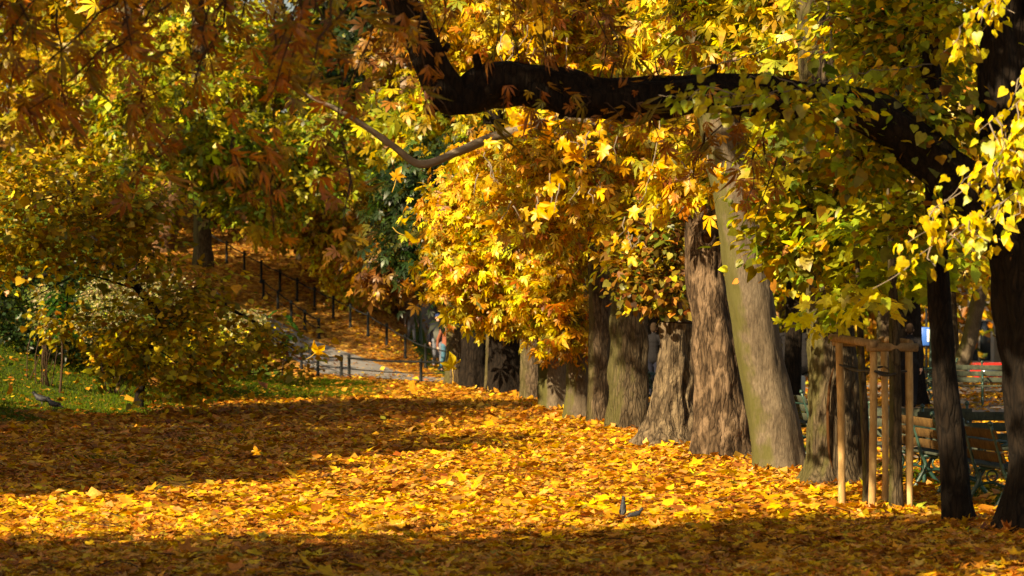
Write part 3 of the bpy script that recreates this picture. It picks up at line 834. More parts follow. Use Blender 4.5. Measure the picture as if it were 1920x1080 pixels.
# linden sprays hanging in from the right
rng = np.random.default_rng(71)
lin = empty('linden_tree', base_at(2200, 23.0))
tag(lin, 'linden beyond the edge of the view whose sunny yellow sprays hang over the dark trunk', 'tree')
_, S_l = trunk_mesh('trunk', [(2200, 1140, 110), (2195, 1000, 90), (2190, 700, 80), (2180, 300, 74), (2170, -100, 66), (2160, -500, 40)], 23.0, M['bark'], lin, rng, .25)
chains = []
def lspray(a, b, n, L, D=23.8, k=.12):
    A, Bp = at(*a, D), at(*b, D)
    mid = (A + Bp) / 2 + np.array([0, 0, .15])
    main = spline([A, mid, Bp], 24); chains.append(main)
    for i in range(n):
        p = main[rng.integers(6, 24)]
        chains.append(np.array([p, p + np.array([rng.normal() * k, rng.normal() * .15, -L * .4]), p + np.array([rng.normal() * k * 1.7, rng.normal() * .2, -L * rng.uniform(.6, 1.1)])]))
lspray((2120, 120), (1830, 250), 9, .42); lspray((2120, 180), (1740, 400), 11, .35); lspray((2140, 260), (1760, 470), 10, .3)
lspray((2100, -120), (1800, 50), 7, .3); lspray((2100, 40), (1850, 330), 8, .35); lspray((2110, 300), (1690, 500), 6, .25)
lspray((2060, -60), (1900, 180), 5, .35); lspray((2120, 200), (1880, 330), 8, .3)
for a, b in (((2170, -100), (2120, 120)), ((2170, -50), (2140, 260)), ((2165, -200), (2100, -120))):
    limb_mesh('limb', [[*at(*a, 23.0), .05], [*at((a[0] + b[0]) / 2, (a[1] + b[1]) / 2 - 20, 23.4), .035], [*at(*b, 23.8), .02]], M['twig_grey'], lin, rng, 8)
hang(lin, chains, rng, 'linden', .095, 'linden', M['leaf'], 15, 300, .075, .008, 'twig_grey', .9)
# lime-green spray over the limb: part of the slim dark linden
rng = np.random.default_rng(72)
chains = [[at(1750, 120, 27.3), at(1600, 140, 26), at(1450, 175, 24.5), at(1350, 180, 24), at(1235, 178, 23.8)], [at(1450, 175, 24.5), at(1400, 195, 24), at(1330, 215, 23.8)], [at(1380, 178, 24), at(1320, 160, 24), at(1290, 190, 23.8)], [at(1500, 165, 25), at(1440, 140, 24.5), at(1400, 150, 24.2)], [at(1600, 140, 26), at(1540, 210, 25.2), at(1500, 250, 25)]]
slim = [o for o in bpy.data.objects if o.get('label', '').startswith('slim dark')][0]
hang(slim, chains, rng, 'linden', .10, 'lime', M['leaf'], 20, 140, .07, .007, 'twig_grey', .9)

# ------------------------------------------------------------------ left side: low maple, bank shrubs, hillside
rng = np.random.default_rng(81)
low = empty('field_maple_tree', base_at(255, 56.0))
tag(low, 'low spreading maple with dull olive-yellow leaves in shade on the grassy bank', 'tree')
_, S_low = trunk_mesh('trunk', [(258, 772, 22), (262, 740, 17), (270, 690, 15), (285, 640, 15), (300, 600, 17), (262, 545, 15), (235, 515, 14), (190, 470, 12), (150, 400, 10), (120, 320, 8)], 56, M['bark_dark'], low, rng, .15, 12, .05)
limb_mesh('limb', [[*at(235, 515, 56), .07], [*at(170, 490, 55.5), .05], [*at(60, 520, 55), .035], [*at(-40, 500, 55), .02]], M['bark_dark'], low, rng, 8)
limb_mesh('limb', [[*at(300, 600, 56), .07], [*at(370, 560, 55.6), .05], [*at(470, 600, 55), .03], [*at(560, 660, 54.6), .012]], M['bark_dark'], low, rng, 8)
limb_mesh('limb', [[*at(290, 640, 56), .06], [*at(340, 660, 55), .04], [*at(430, 720, 54), .02]], M['bark_dark'], low, rng, 8)
lb = [B(60, 380, 53, 110, 80), B(180, 430, 53.5, 120, 60), B(40, 490, 53, 90, 50), B(290, 480, 54.5, 90, 40), B(370, 540, 54, 80, 42), B(310, 600, 53.5, 120, 65), B(430, 630, 53.6, 100, 60), B(330, 680, 53.4, 90, 36), B(540, 660, 53.6, 55, 30), B(370, 725, 53, 50, 22), B(140, 340, 53.5, 130, 60), B(40, 570, 53.2, 40, 26), B(240, 660, 53.6, 50, 40), B(180, 700, 53, 40, 20), B(180, 520, 53.6, 70, 30), B(560, 690, 53.4, 36, 16), B(250, 380, 53.8, 90, 50), B(20, 440, 53, 70, 50), B(300, 722, 52.8, 60, 18), B(120, 600, 53, 50, 30)]
_, cl = crown_mesh('crown', lb, 8200, 'linden', .112, 'olive', M['leaf'], low, rng, .26, .34, .35, 82, 9)
feed(S_low, lb, cl, low, rng, M['bark_dark'], 12, .016, .1)

def shrub(name, label, px, py, D, rx, ry, n, tpl, size, pal, seed, stems=12, spread=.1, gap=.0, cat='shrub', group=None, more=()):
    rng = np.random.default_rng(seed)
    e = empty(name, base_at(px, D)); tag(e, label, cat, group)
    bl = [B(px, py, D, rx, ry)] + [B(*m) for m in more]
    _, cl = crown_mesh('foliage', bl, n, tpl, size, pal, M['leaf'], e, rng, spread, gap, .2, seed, 9, shell=.6)
    b = np.array(e.location)
    sel = cl[rng.choice(len(cl), min(len(cl), stems))]
    twigs_mesh('stems', [b + np.array([rng.normal() * .12, rng.normal() * .12, -.1]) for _ in sel], sel, .014, .004, M['twig'], e, rng, .05)
    return e
shrub('spirea_shrub', 'silvery pale-leaved shrub on the bank behind the low maple', 215, 570, 58.5, 62, 55, 6000, 'small', .055, 'pale', 91, more=((175, 600, 58.5, 35, 40), (300, 550, 59, 60, 36)))
shrub('spirea_shrub', 'narrow pale shrub hanging beside the bright green fronds', 80, 590, 57.2, 22, 50, 2200, 'small', .055, 'pale', 92, more=((95, 625, 57.2, 16, 24),))
shrub('spirea_shrub', 'pale shrub by the path handrail posts', 455, 605, 78, 42, 28, 2600, 'small', .065, 'pale', 93)
shrub('dark_shrub', 'dark leafy shrub mass at the foot of the bank under the low maple', 330, 665, 62, 150, 50, 5000, 'small', .10, 'olive', 94, spread=.25, more=((180, 640, 62, 80, 50), (440, 650, 63, 50, 34)))
shrub('dark_shrub', 'black-green yew bush in shadow behind the bright fronds', 60, 570, 60.5, 150, 70, 12500, 'small', .10, 'deepgreen_shade', 95, spread=.2, more=((-80, 560, 60.5, 120, 80), (170, 620, 60.2, 90, 45), (60, 500, 61.5, 160, 60), (260, 640, 60.5, 80, 40), (50, 630, 60.2, 130, 30), (150, 655, 60, 90, 24), (-250, 530, 61, 140, 90), (-420, 480, 64, 150, 110)))
shrub('dark_shrub', 'dark rusty thicket on the slope above the upper fence', 500, 440, 99, 130, 60, 6000, 'small', .15, 'rust', 96, spread=.3, more=((610, 500, 97, 70, 50), (400, 420, 100, 80, 50)))

def fronds(name, label, px, py, D, n, L, seed):
    rng = np.random.default_rng(seed)
    e = empty(name, base_at(px, D)); tag(e, label, 'shrub'); b = np.array(e.location)
    top = at(px, py, D); mb = MB()
    mb.tube(spline([b + np.array([0, 0, -.1]), (b + top) / 2 + np.array([.05, 0, 0]), top + np.array([0, 0, L])], 10), np.linspace(.03, .008, 10), 6)
    mb.V[-1] -= b
    mb.build('stem', M['twig'], e)
    for k in range(n):
        a = rng.uniform(-.4, math.pi + .4); st = top + np.array([0, 0, rng.uniform(-L, L)])
        h = np.array([math.cos(a), -.5 * abs(math.sin(a)), .0])
        l = L * rng.uniform(.7, 1.2)
        q = np.array([st + h * l * t + np.array([0, 0, .25 * l * t - .75 * l * t * t]) for t in np.linspace(0, 1, 22)])
        tn = unit(np.gradient(q, axis=0)); sd = unit(np.cross(tn, [0, 0, 1.0]))
        P = np.vstack([q[3:], q[3:]]); dd = np.vstack([sd[3:] + tn[3:] * .6, -sd[3:] + tn[3:] * .6])
        w = np.tile(np.sin(np.linspace(.5, 3.0, 19)) * .14 * L / .5 + .02, 2)
        V, T, C = leaf_arrays('small', P, unit(dd), np.tile([0, 0, 1.0], (len(P), 1)) + rng.normal(size=(len(P), 3)) * .2, w, pick(PAL['fern'], len(P), rng), rng)
        link('frond', mk_mesh('frond', V - b, T, C), M['leaf'], e)
fronds('yew_shrub', 'bright green feathery fronds lit beside the pale shrub', 112, 585, 56.6, 30, .40, 101)
fronds('yew_shrub', 'small bright green fronds in front of the handrail posts', 528, 606, 76, 9, .42, 102)

# hillside trees
tree('hillside_tree', 'thick red-brown trunk leaning uphill behind the shrubs', 300, 95.0,
     up(296, 480, 62, (300, 455, 58), (312, 400, 52), (330, 345, 44), (345, 290, 40), (362, 200, 36), (378, 90, 30), (390, -60, 24)),
     'bark_lit', [B(420, 100, 94, 160, 90), B(280, 130, 94, 140, 80), B(520, 190, 94, 120, 80), B(340, 230, 93, 70, 40)], 4200, 'sprig', .26, 'greengold', 111, flare=.1, spread=.5, gap=.34)
tree('hillside_tree', 'dark upright trunk among yellow-green leaves on the slope', 374, 90.0,
     up(380, 480, 34, (378, 400, 31), (375, 300, 29), (374, 180, 28), (372, 80, 26), (368, -80, 20)),
     'bark', [B(440, 300, 88, 120, 70), B(330, 290, 88, 80, 50), B(560, 320, 88, 120, 70), B(470, 390, 88, 80, 30), B(640, 250, 89, 90, 80), B(250, 200, 83, 60, 90), B(390, 220, 86, 60, 90), B(250, 330, 83, 50, 40)], 5600, 'sprig', .24, 'greengold', 112, flare=.1, spread=.45, gap=.32)
tree('hillside_tree', 'stumpy brown trunk beside the leaning red-brown one', 240, 96.0,
     up(235, 470, 40, (240, 430, 38), (246, 380, 32), (250, 300, 24), (255, 200, 18)),
     'bark_lit', [B(180, 200, 95, 140, 90), B(60, 150, 95, 140, 100), B(120, 330, 94, 140, 50)], 3600, 'sprig', .27, 'olive', 113, flare=.1, spread=.5)
tree('hillside_tree', 'golden-leaved small tree glowing above the upper fence', 655, 93.0,
     up(640, 590, 12, (645, 540, 10), (652, 480, 9), (655, 420, 7), (656, 370, 5)),
     'bark', [B(655, 420, 92, 65, 50), B(640, 490, 91.5, 60, 50), B(675, 550, 91.5, 60, 36), B(620, 550, 91.4, 28, 30), B(690, 470, 92, 40, 50)], 3600, 'sprig', .17, 'gold', 114, flare=.1, spread=.22, r0=.02, seg=12)
tree('hillside_tree', 'pale straight trunk standing behind the upper fence', 708, 97.0,
     up(708, 620, 30, (708, 600, 28), (708, 560, 27), (708, 480, 25), (706, 350, 22), (704, 200, 18)),
     'bark_pale', [B(720, 300, 96, 70, 60), B(690, 130, 96, 110, 90), B(770, 420, 95, 60, 70), B(740, 500, 94, 70, 50)], 2600, 'sprig', .24, 'deepgreen_shade', 115, flare=.08, spread=.45)
tree('hillside_tree', 'twisted flaring brown trunk beside the pale straight one', 752, 93.0,
     up(738, 640, 46, (744, 622, 38), (753, 600, 34), (762, 570, 36), (768, 530, 30), (770, 450, 24), (765, 320, 18)),
     'bark_lit', [B(780, 515, 90, 60, 34), B(735, 535, 90, 40, 20), B(810, 470, 90, 60, 60)], 1500, 'sprig', .22, 'rust', 116, flare=.2, spread=.35)
tree('hillside_tree', 'yellow-leaved thin tree above the path on the far bank', 560, 96.0,
     up(560, 520, 14, (562, 440, 12), (566, 350, 10), (570, 250, 8)),
     'bark', [B(600, 420, 92, 60, 40), B(520, 440, 93, 60, 24), B(590, 330, 93, 80, 40), B(700, 330, 93, 50, 50)], 2300, 'sprig', .21, 'gold', 117, flare=.1, spread=.35, r0=.02, seg=12)

# the wood beyond: a few crowns shared between many trees
rng = np.random.default_rng(121)
proto = []
for k, pal in enumerate(('goldgreen', 'gold', 'green', 'olive', 'rust', 'deepgreen_shade')):
    bl = [(np.array([rng.normal() * 1.3, rng.normal() * 1.0, z]), np.array([2.9 - .09 * abs(z - 8), 2.4, 1.9]), 1.0) for z in np.linspace(2.2, 16, 11)]
    P, out, kk, cl = spray_leaves(bl, 6500, rng, .5, .12, .5, 130 + k, 8)
    d = unit(out + np.array([0, 0, -.6]) + rng.normal(size=P.shape) * .4); nn = unit(np.array([0, -.2, 1.0]) + rng.normal(size=P.shape) * .6)
    col = pick(PAL[pal], len(P), rng) * .68 * np.exp(.25 * rng.normal(size=(len(cl), 1)))[kk]
    V, T, C = leaf_arrays('small', P, d, nn, .34 * np.exp(.2 * rng.normal(size=len(P))), np.clip(col, .004, .9), rng)
    cm = mk_mesh('crown', V, T, C); cm.materials.append(M['leaf'])
    mb = MB(); mb.tube(spline([(0, 0, -.5), (.1, 0, 4), (-.1, .1, 9), (.1, 0, 15)], 14), np.linspace(.34, .06, 14), 10)
    tm = mk_mesh('trunk', np.vstack(mb.V), np.vstack(mb.T), smooth=True); tm.materials.append(M['bark'])
    proto.append((cm, tm))
names = ['yellow-green', 'golden', 'green', 'olive', 'rusty', 'shade-darkened green']
spots = []
for r_, (Y0, stepx) in enumerate(((104, 5.2), (117, 5.6), (131, 6.0))):
    for X in np.arange(-27, 31, stepx):
        spots.append((X + rng.normal() * .7 + (r_ % 2) * 2.3, Y0 + rng.normal() * 1.5))
cnt = {}
for i, (X, Y) in enumerate(spots):
    px = 960 + X / Y * F
    if Y < 112 and 1780 < px < 1980: continue                     # the gap towards the street
    if Y < 125 and 1800 < px < 1960: continue
    k = int(rng.choice(5, p=[.32, .22, .2, .14, .12]))
    if 640 < px < 900: k = 5  # darkest crowns here, the hollow's shade painted into their leaves
    if px > 1250 and k == 4: k = 0
    cm, tm = proto[k]
    e = empty('woodland_tree', (X, Y, gz(X, Y)), rng.uniform(0, 6.28)); s = rng.uniform(.9, 1.15); e.scale = (s, s, s)
    tag(e, f'tall {names[k]} tree in the wood closing off the park', 'tree', f'{names[k]} trees of the wood beyond')
    c = link('crown', cm, None, e); c['kind'] = 'stuff'
    link('trunk', tm, None, e)

# trees across the promenade
for i, (px, D, w, lean, bark, lab) in enumerate((
        (1712, 58, 52, -10, 'bark_dark', 'broad dark trunk across the promenade behind the stakes'),
        (1798, 72, 32, 42, 'bark_pale', 'pale trunk leaning outward as one arm of a V, across the promenade'),
        (1792, 72.6, 24, -10, 'bark_mossy', 'upright arm of the V-shaped pair of trunks across the promenade'),
        (1484, 60, 36, 6, 'bark_dark', 'dark trunk in the gap behind the bag carrier'),
        (1230, 74, 34, 0, 'bark_dark', 'dark trunk seen in the slit beside the hollow trunk'),
        (1655, 80, 30, 5, 'bark', 'brown trunk far across the promenade between the stakes'),
        (1590, 66, 34, -4, 'bark_dark', 'dark trunk across the promenade hidden behind the cleft trunk'),
        (1900, 66, 36, 4, 'bark', 'trunk across the promenade behind the great dark chestnut'))):
    b = HORIZON + CAMH * F / D
    bl = [B(px + lean * 2 + dx, 400 + dy, D, 110, 80) for dx, dy in ((-60, 60), (80, 30), (0, -120), (-120, -180), (120, -220))]
    tree('promenade_tree', lab, px, D, up(px, b + 4, w * 1.25, (px, b - 25, w), (px + lean * .5, b - 90, w * .9), (px + lean, 540, w * .85), (px + lean * 2, 380, w * .75), (px + lean * 2.6, 200, w * .6), (px + lean * 3, 0, w * .45)),
         bark, bl, 1700, 'sprig', .24, ['goldgreen', 'gold', 'olive'][i % 3], 140 + i, flare=.1, spread=.4, seg=16)

# trees outside the view that shade the lawn, some added to darken bank and slope
def shade_tree(label, x, y, zc, r, rz, n, seed, pal='gold', gap=.05, size=.24):
    rng = np.random.default_rng(seed)
    e = empty('lawn_tree', (x, y, gz(x, y))); tag(e, label, 'tree')
    p = np.array([[x, y, gz(x, y), .26], [x + .1, y, 2, .2], [x - .1, y + .1, zc, .14], [x, y, zc + rz * .8, .05]])
    _, S = limb_mesh('trunk', p, M['bark'], e, rng, 16)
    bl = [(np.array([x + rng.normal() * r * .35, y + rng.normal() * r * .35, zc + rng.uniform(-.5, .5) * rz]), np.array([r * .62, r * .62, rz * .55]), 1.0) for _ in range(8)]
    _, cl = crown_mesh('crown', bl, n, 'small', size * 1.5, pal, M['leaf'], e, rng, .4, gap, .6, seed, 8)
    feed(S, bl[:5], cl, e, rng, M['bark'], 6, .05, .4)
shade_tree('maple beside the lawn, throwing its shade over the front of the leaf carpet', -12.9, 14.4, 5.2, 2.8, 1.9, 4600, 151, gap=.3)
shade_tree('second maple beside the lawn, shading the middle of the foreground', -8.2, 15.2, 5.4, 2.6, 1.8, 4200, 152, gap=.3)
shade_tree('third maple near the viewer, shading the foot of the dark chestnut', -5.0, 16.2, 6.1, 1.9, 1.2, 2600, 153, gap=.3)
shade_tree('maple at the edge of the lawn, shading the strip under the bank', -13.0, 27.2, 5.1, 2.9, 2.1, 9500, 154)
shade_tree('maple between its two neighbours at the lawn edge', -13.0, 31.4, 5.3, 2.7, 2.0, 8000, 164)
shade_tree('second maple at the edge of the lawn, shading the grassy hollow', -12.5, 35.6, 5.6, 3.0, 2.3, 9000, 157)
shade_tree('tall maple on the bank, shading the low olive maple', -13.6, 42.0, 6.6, 3.4, 3.0, 8000, 155)
shade_tree('olive maple on the bank whose crown is added to shade the low maple', -11.9, 46.8, 7.6, 2.9, 2.4, 2200, 160, 'olive')
shade_tree('tall maple on the far part of the bank, added to shade the climbing path', -17.0, 62.0, 7.6, 3.4, 3.4, 2600, 158)
shade_tree('maple high on the bank beside the path, added to shade the slope', -17.5, 74.0, 8.5, 3.2, 3.4, 2400, 159)
shade_tree('tall tree added for shade high on the slope beside the leaning red-brown trunk', -11.4, 84.5, 13.6, 3.6, 2.2, 4200, 161)
shade_tree('tall tree added for shade at the top of the bank, above the path', -19.0, 80.0, 12.0, 3.6, 3.6, 4600, 162)
# unseen crown masses added above the row to shade its foliage and trunks
rng = np.random.default_rng(171)
for par, cs, pal in ((big, ((-1.2, 25.6, 8.8), (1.4, 27.4, 9.4), (3.4, 29.0, 10)), 'brown'), (cleft, ((-2.2, 31, 9.2), (.4, 33, 9.8), (2.8, 33.5, 10.4)), 'goldgreen'), (t7, ((-4.3, 40, 7.7), (-5.3, 41.2, 7.6), (-3.8, 39, 9.6), (-1.4, 42, 10), (1.0, 46, 10.5), (-4.6, 45, 10.2)), 'gold')):
    bl = [(np.array(c), np.array([1.7, 1.6, 1.0]), 1.0) for c in cs]
    _, cl = crown_mesh('crown', bl, 520 * len(cs), 'chestnut', .24, pal, M['leaf'], par, rng, .4, .1, .7, 172)
    feed({'brown': S_big, 'goldgreen': S_c, 'gold': S7}[pal], bl, cl, par, rng, M['bark'], 8, .05, .7)
#@@

# ------------------------------------------------------------------ leaf litter, turf
rng = np.random.default_rng(201)
def lit_density(X, Y):
    w = PN[0] * X + PN[1] * Y
    t = turf_share(X, Y); pv = pave_share(X, Y)
    d = 1.0 - .88 * t
    d = d * (1 - .80 * sstep(pv, .4, .6) * sstep(pn2(X, Y, 1.8, 12), .7, -.3))
    on_path = sstep(w, 30.2, 30.6) * sstep(w, 34.4, 33.4) * (Y > 70) * sstep(Y, 90, 84)
    return d * (1 - .72 * on_path)

def scatter(n, x_of, Y0, Y1):
    Y = np.sqrt(rng.uniform(Y0 ** 2, Y1 ** 2, n)); X = rng.uniform(-1, 1, n) * (x_of * Y + 1.2)
    k = rng.random(n) < lit_density(X, Y)
    return X[k], Y[k]

def litter(X, Y, tpl, size, tilt, lift, pal):
    n = len(X)
    a = rng.random(n) * 6.28
    d = np.column_stack([np.cos(a), np.sin(a), rng.normal(size=n) * tilt])
    nn = np.column_stack([rng.normal(size=n) * tilt, rng.normal(size=n) * tilt, np.where(rng.random(n) < .5, 1, -1) * np.ones(n)])
    z = terrain(X, Y) + rng.uniform(.004, lift, n) + .028 * np.clip(pn2(X, Y, .55, 33) + .4 * pn2(X, Y, .22, 34), 0, 1)
    c = pick(PAL[pal], n, rng)
    if pal.startswith('litter'):
        br = pn2(X, Y, 1.1, 31) + .5 * pn2(X, Y, .4, 32)                  # trodden, browner drifts
        c = np.where((br > .42 + .3 * rng.normal(size=n))[:, None], c * np.array([.62, .52, .5]), c)
    return leaf_arrays(tpl, np.column_stack([X, Y, z]), d, nn, size * np.exp(.36 * rng.normal(size=n)), c, rng)

parts = []
X, Y = scatter(40000, .19, 21, 28); parts.append(litter(X, Y, 'maple_mid', .072, .24, .036, 'litter'))
X, Y = scatter(34000, .19, 28, 33); parts.append(litter(X, Y, 'scrap', .082, .24, .036, 'litter'))
X, Y = scatter(1300, .19, 21, 33); parts.append(litter(X, Y, 'maple', .105, .25, .05, 'yellowbright'))
X, Y = scatter(1500, .19, 28.0, 30.6); k = (X < 1.2) & (pn2(X, Y, 1.2, 77) > -.1); parts.append(litter(X[k], Y[k], 'maple', .11, .3, .06, 'yellowbright'))
X, Y = scatter(92000, .19, 33, 48); parts.append(litter(X, Y, 'scrap', .082, .24, .036, 'litter'))
X, Y = scatter(1400, .19, 31, 48); parts.append(litter(X, Y, 'maple_mid', .125, .35, .07, 'yellowbright'))
X, Y = scatter(115000, .20, 48, 98); parts.append(litter(X, Y, 'scrap', .105, .26, .05, 'litter_brown'))
for px, D, w in ((1945, 26.4, 120), (1802, 27.4, 60), (1680, 29.3, 40), (1560, 33, 112), (1461, 35.8, 102), (1355, 39.1, 106), (1257, 42.2, 108), (1180, 47.3, 76), (1125, 49.9, 48), (1085, 51.7, 48), (1040, 55.9, 56), (999, 61.7, 44), (950, 65, 74), (887, 68.2, 52)):
    bx, by, r_ = (px - 960) / F * D, D, w * D / F / 2
    m_ = 420 if D < 45 else 240
    a_ = rng.random(m_) * 6.28; q_ = r_ * 1.02 + np.abs(rng.normal(size=m_)) * .16
    parts.append(litter(bx + q_ * np.cos(a_), by + q_ * np.sin(a_), 'maple_mid' if D < 36 else 'scrap', .085, .45, .07, 'litter'))
V, T, C, o_ = [], [], [], 0
for v, t, c in parts:
    V.append(v); T.append(t + o_); C.append(c); o_ += len(v)
lo = link('leaf_litter', mk_mesh('leaf_litter', np.vstack(V), np.vstack(T), np.vstack(C)), M['leaf_ground'])
tag(lo, 'thick carpet of fallen orange and yellow autumn leaves', 'leaf litter', kind='stuff')

tw = MB()
for k in range(260):
    y = math.sqrt(rng.uniform(21 ** 2, 44 ** 2)); x = rng.uniform(-1, 1) * .18 * y
    if row_side(np.array([x]), np.array([y]))[0] > .6: continue
    a_ = rng.random() * 6.28; L = rng.uniform(.12, .55); d_ = np.array([math.cos(a_), math.sin(a_), rng.normal() * .08]); p = np.array([x, y, gz(x, y) + .045])
    tw.tube(spline([p, p + d_ * L * .5 + rng.normal(size=3) * .03, p + d_ * L + np.array([0, 0, .01])], 5), np.linspace(.006, .002, 5), 4)
o = tw.build('fallen_twigs', M['twig']); tag(o, 'thin dry twigs strewn over the leaf carpet', 'twigs', kind='stuff')

# the 300 fallen leaves that show largest
n = 300
cols = pick(PAL['litter'], 7, rng, .2); cols[:2] = pick(PAL['gold'], 2, rng)
fm = []
for k in range(7):
    V0, T0 = TPL['maple']; v = V0.copy(); v[:, 2] = v[:, 2] * rng.uniform(.5, 2.4) + .08 * rng.normal(size=len(v)); v[:, :2] *= 1 + .08 * rng.normal(size=(len(v), 1))
    me = mk_mesh('fallen_leaf', v, T0, np.clip(cols[k] * (1 + .13 * rng.normal(size=(len(v), 1))), .01, .95)); me.materials.append(M['leaf_ground']); fm.append(me)
FY = rng.uniform(22.9, 29, n * 2) ** 1.0; FX = rng.uniform(-.175, .165, n * 2) * FY
ok = (row_side(FX, FY) < .2); FX, FY = FX[ok][:n], FY[ok][:n]
for x, y in zip(FX, FY):
    o = bpy.data.objects.new('fallen_leaf', fm[rng.integers(7)]); COL.objects.link(o)
    o.location = (x, y, gz(x, y) + rng.uniform(.035, .06)); s = rng.uniform(.085, .135); o.scale = (s, s, s)
    o.rotation_euler = (rng.normal() * .25, rng.normal() * .25, rng.uniform(0, 6.28))
    tag(o, 'single maple leaf lying on top of the leaf carpet in the foreground', 'leaf', 'fallen leaves on top of the foreground carpet')

# turf blades
gX = rng.uniform(-16, 9, 420000); gY = rng.uniform(29, 80, 420000)
k = (np.abs(gX) < .19 * gY + 1) & (rng.random(len(gX)) < turf_share(gX, gY) - .15)
gX, gY = gX[k][:85000], gY[k][:85000]; n = len(gX)
b = np.column_stack([gX, gY, terrain(gX, gY)])
a = rng.random(n) * 6.28; w = .009 + .006 * rng.random(n); h = .03 + .035 * rng.random(n)
sv = np.column_stack([np.cos(a) * w, np.sin(a) * w, 0 * a])
tip = b + np.column_stack([rng.normal(size=n) * .03, rng.normal(size=n) * .03, h])
Vg = np.stack([b - sv, b + sv, tip], 1).reshape(-1, 3)
cg = np.repeat(pick([(3, .07, .125, .008), (2, .105, .155, .01), (1.3, .15, .15, .018), (.6, .26, .17, .03)], n, rng), 3, 0)
tag(link('grass', mk_mesh('grass', Vg, np.arange(3 * n).reshape(-1, 3), cg), M['grass']), 'short green turf on the bank and beside the benches', 'grass', kind='stuff')

# ------------------------------------------------------------------ falling and stray leaves
def air_leaf(px, py, D, size, roll, label, pal='yellowbright', tpl='maple', stem=True, tilt=0.0, turn=0.0, seed=0):
    r = np.random.default_rng(300 + seed)
    e = empty('drifting_leaf', at(px, py, D)); tag(e, label, 'leaf')
    V0, T0 = TPL[tpl]; v = V0 * size * np.array([1, 1, 2.2]) + size * .05 * r.normal(size=V0.shape)
    c = pick(PAL[pal], 1, r, .05)[0]
    bl = link('blade', mk_mesh('blade', v, T0, np.clip(c * (1 + .1 * r.normal(size=(len(v), 1))), .01, .95)), M['leaf'], e)
    R = Matrix.Rotation(roll, 4, 'Y') @ Matrix.Rotation(math.radians(90) + tilt, 4, 'X') @ Matrix.Rotation(turn, 4, 'Y')
    bl.matrix_basis = R
    if stem:
        mb = MB(); mb.tube(spline([(0, .02, 0), (.03 * size, -.4 * size, .02), (0, -.85 * size, .05 * size)], 6), .0022 + .004 * size, 5)
        s = mb.build('stalk', M['twig_stalk'], e); s.matrix_basis = R
M['twig_stalk'] = plain('leaf_stalk', (.55, .36, .06), .6)
air_leaf(848, 694, 31.5, .215, .05, 'large yellow maple leaf drifting upright over the path fence', tilt=.35, turn=.45, seed=1)
air_leaf(590, 662, 32, .19, 1.0, 'yellow maple leaf drifting tip-sideways over the low posts', tilt=.75, turn=.3, seed=2)
air_leaf(481, 852, 30, .10, -.2, 'small bright yellow leaf hovering over the shaded lawn', seed=3, stem=False)
air_leaf(769, 716, 32, .165, math.pi - .3, 'curled tan leaf falling in front of the path', 'litter', 'linden', False, .2, 1.0, 4)
air_leaf(962, 733, 33, .14, math.pi - .4, 'narrow tan leaf falling edge-on before the dark trunks', 'litter', 'linden', False, .1, 1.25, 5)
air_leaf(742, 338, 30, .16, .3, 'yellow leaf with a long stalk falling below the grey bough', seed=6)
air_leaf(752, 418, 26, .09, .9, 'thin yellow leaf drifting high before the dark green gap', seed=7, stem=False, tilt=.9)
air_leaf(758, 440, 26, .15, 2.2, 'curved yellow leaf slipping down edge-on before the dark green gap', 'yellowbright', 'linden', True, .1, 1.2, 8)
air_leaf(893, 568, 28, .10, 2.4, 'pale leaf falling in front of the low golden boughs', 'pale', 'linden', False, .1, 1.1, 9)
air_leaf(18, 740, 36, .16, .2, 'curled orange leaf falling at the edge of the lawn', 'gold', 'linden', False, .1, 1.2, 10)
e = empty('dry_leaf', at(284, 722, 60)); tag(e, 'big curled orange leaf caught on the sunny turf', 'leaf')
for i, (r_, s) in enumerate(((.3, .24), (1.25, .30))):
    v = TPL['maple'][0] * s
    o = link('blade', mk_mesh('blade', v, TPL['maple'][1], np.tile([.62, .27, .05], (len(v), 1))), M['leaf'], e)
    o.matrix_basis = Matrix.Translation((.08 * i, 0, 0)) @ Matrix.Rotation(r_, 4, 'Y') @ Matrix.Rotation(math.radians(75), 4, 'X')

# ------------------------------------------------------------------ stakes round the young maple
M['stake'] = bark_material('peeled_stake_wood', (.40, .25, .10), (.62, .43, .20), None, 0, (.34, .20, .08), ridge=.002, cracks=0)
M['crossbar'] = bark_material('weathered_bar_wood', (.20, .125, .06), (.36, .245, .13), None, 0, ridge=.004, cracks=0)
M['strap'] = plain('black_strap', (.02, .02, .018), .6)
M['green_iron'] = plain('green_painted_iron', (.014, .05, .036), .42, 0, .5, 30, .6)
M['dark_iron'] = plain('dark_iron', (.006, .007, .007), .7, 0, .4, 20, .2)
M['bench_wood'] = bark_material('bench_slat_wood', (.05, .03, .013), (.13, .075, .024), None, 0, ridge=.003, cracks=0)
M['bench_seat'] = bark_material('bench_seat_wood', (.025, .035, .026), (.07, .08, .055), None, 0, ridge=.002, cracks=0)
st = empty('tree_stakes', base_at(1640, 29.6)); tag(st, 'four wooden stakes joined by crossbars around the young maple', 'tree support')
sb = np.array(st.location)
corners = {}
for key, px, pt, D, lean in (('a', 1579, 636, 30.2, -6), ('b', 1634, 646, 29.3, 4), ('c', 1704, 646, 29.35, 0), ('d', 1660, 640, 30.3, -3)):
    f = base_at(px, D); t = at(px + lean, pt, D); corners[key] = t
    mb = MB(); r0 = .040 if key != 'd' else .036
    q = spline([f - np.array([0, 0, .2]), (f + t) / 2 + np.array([.008, 0, 0]), t], 12) - sb
    mb.tube(q, r0 * (1 + .04 * np.sin(np.arange(12) * 1.7)), 12); mb.build('stake', M['stake'], st)
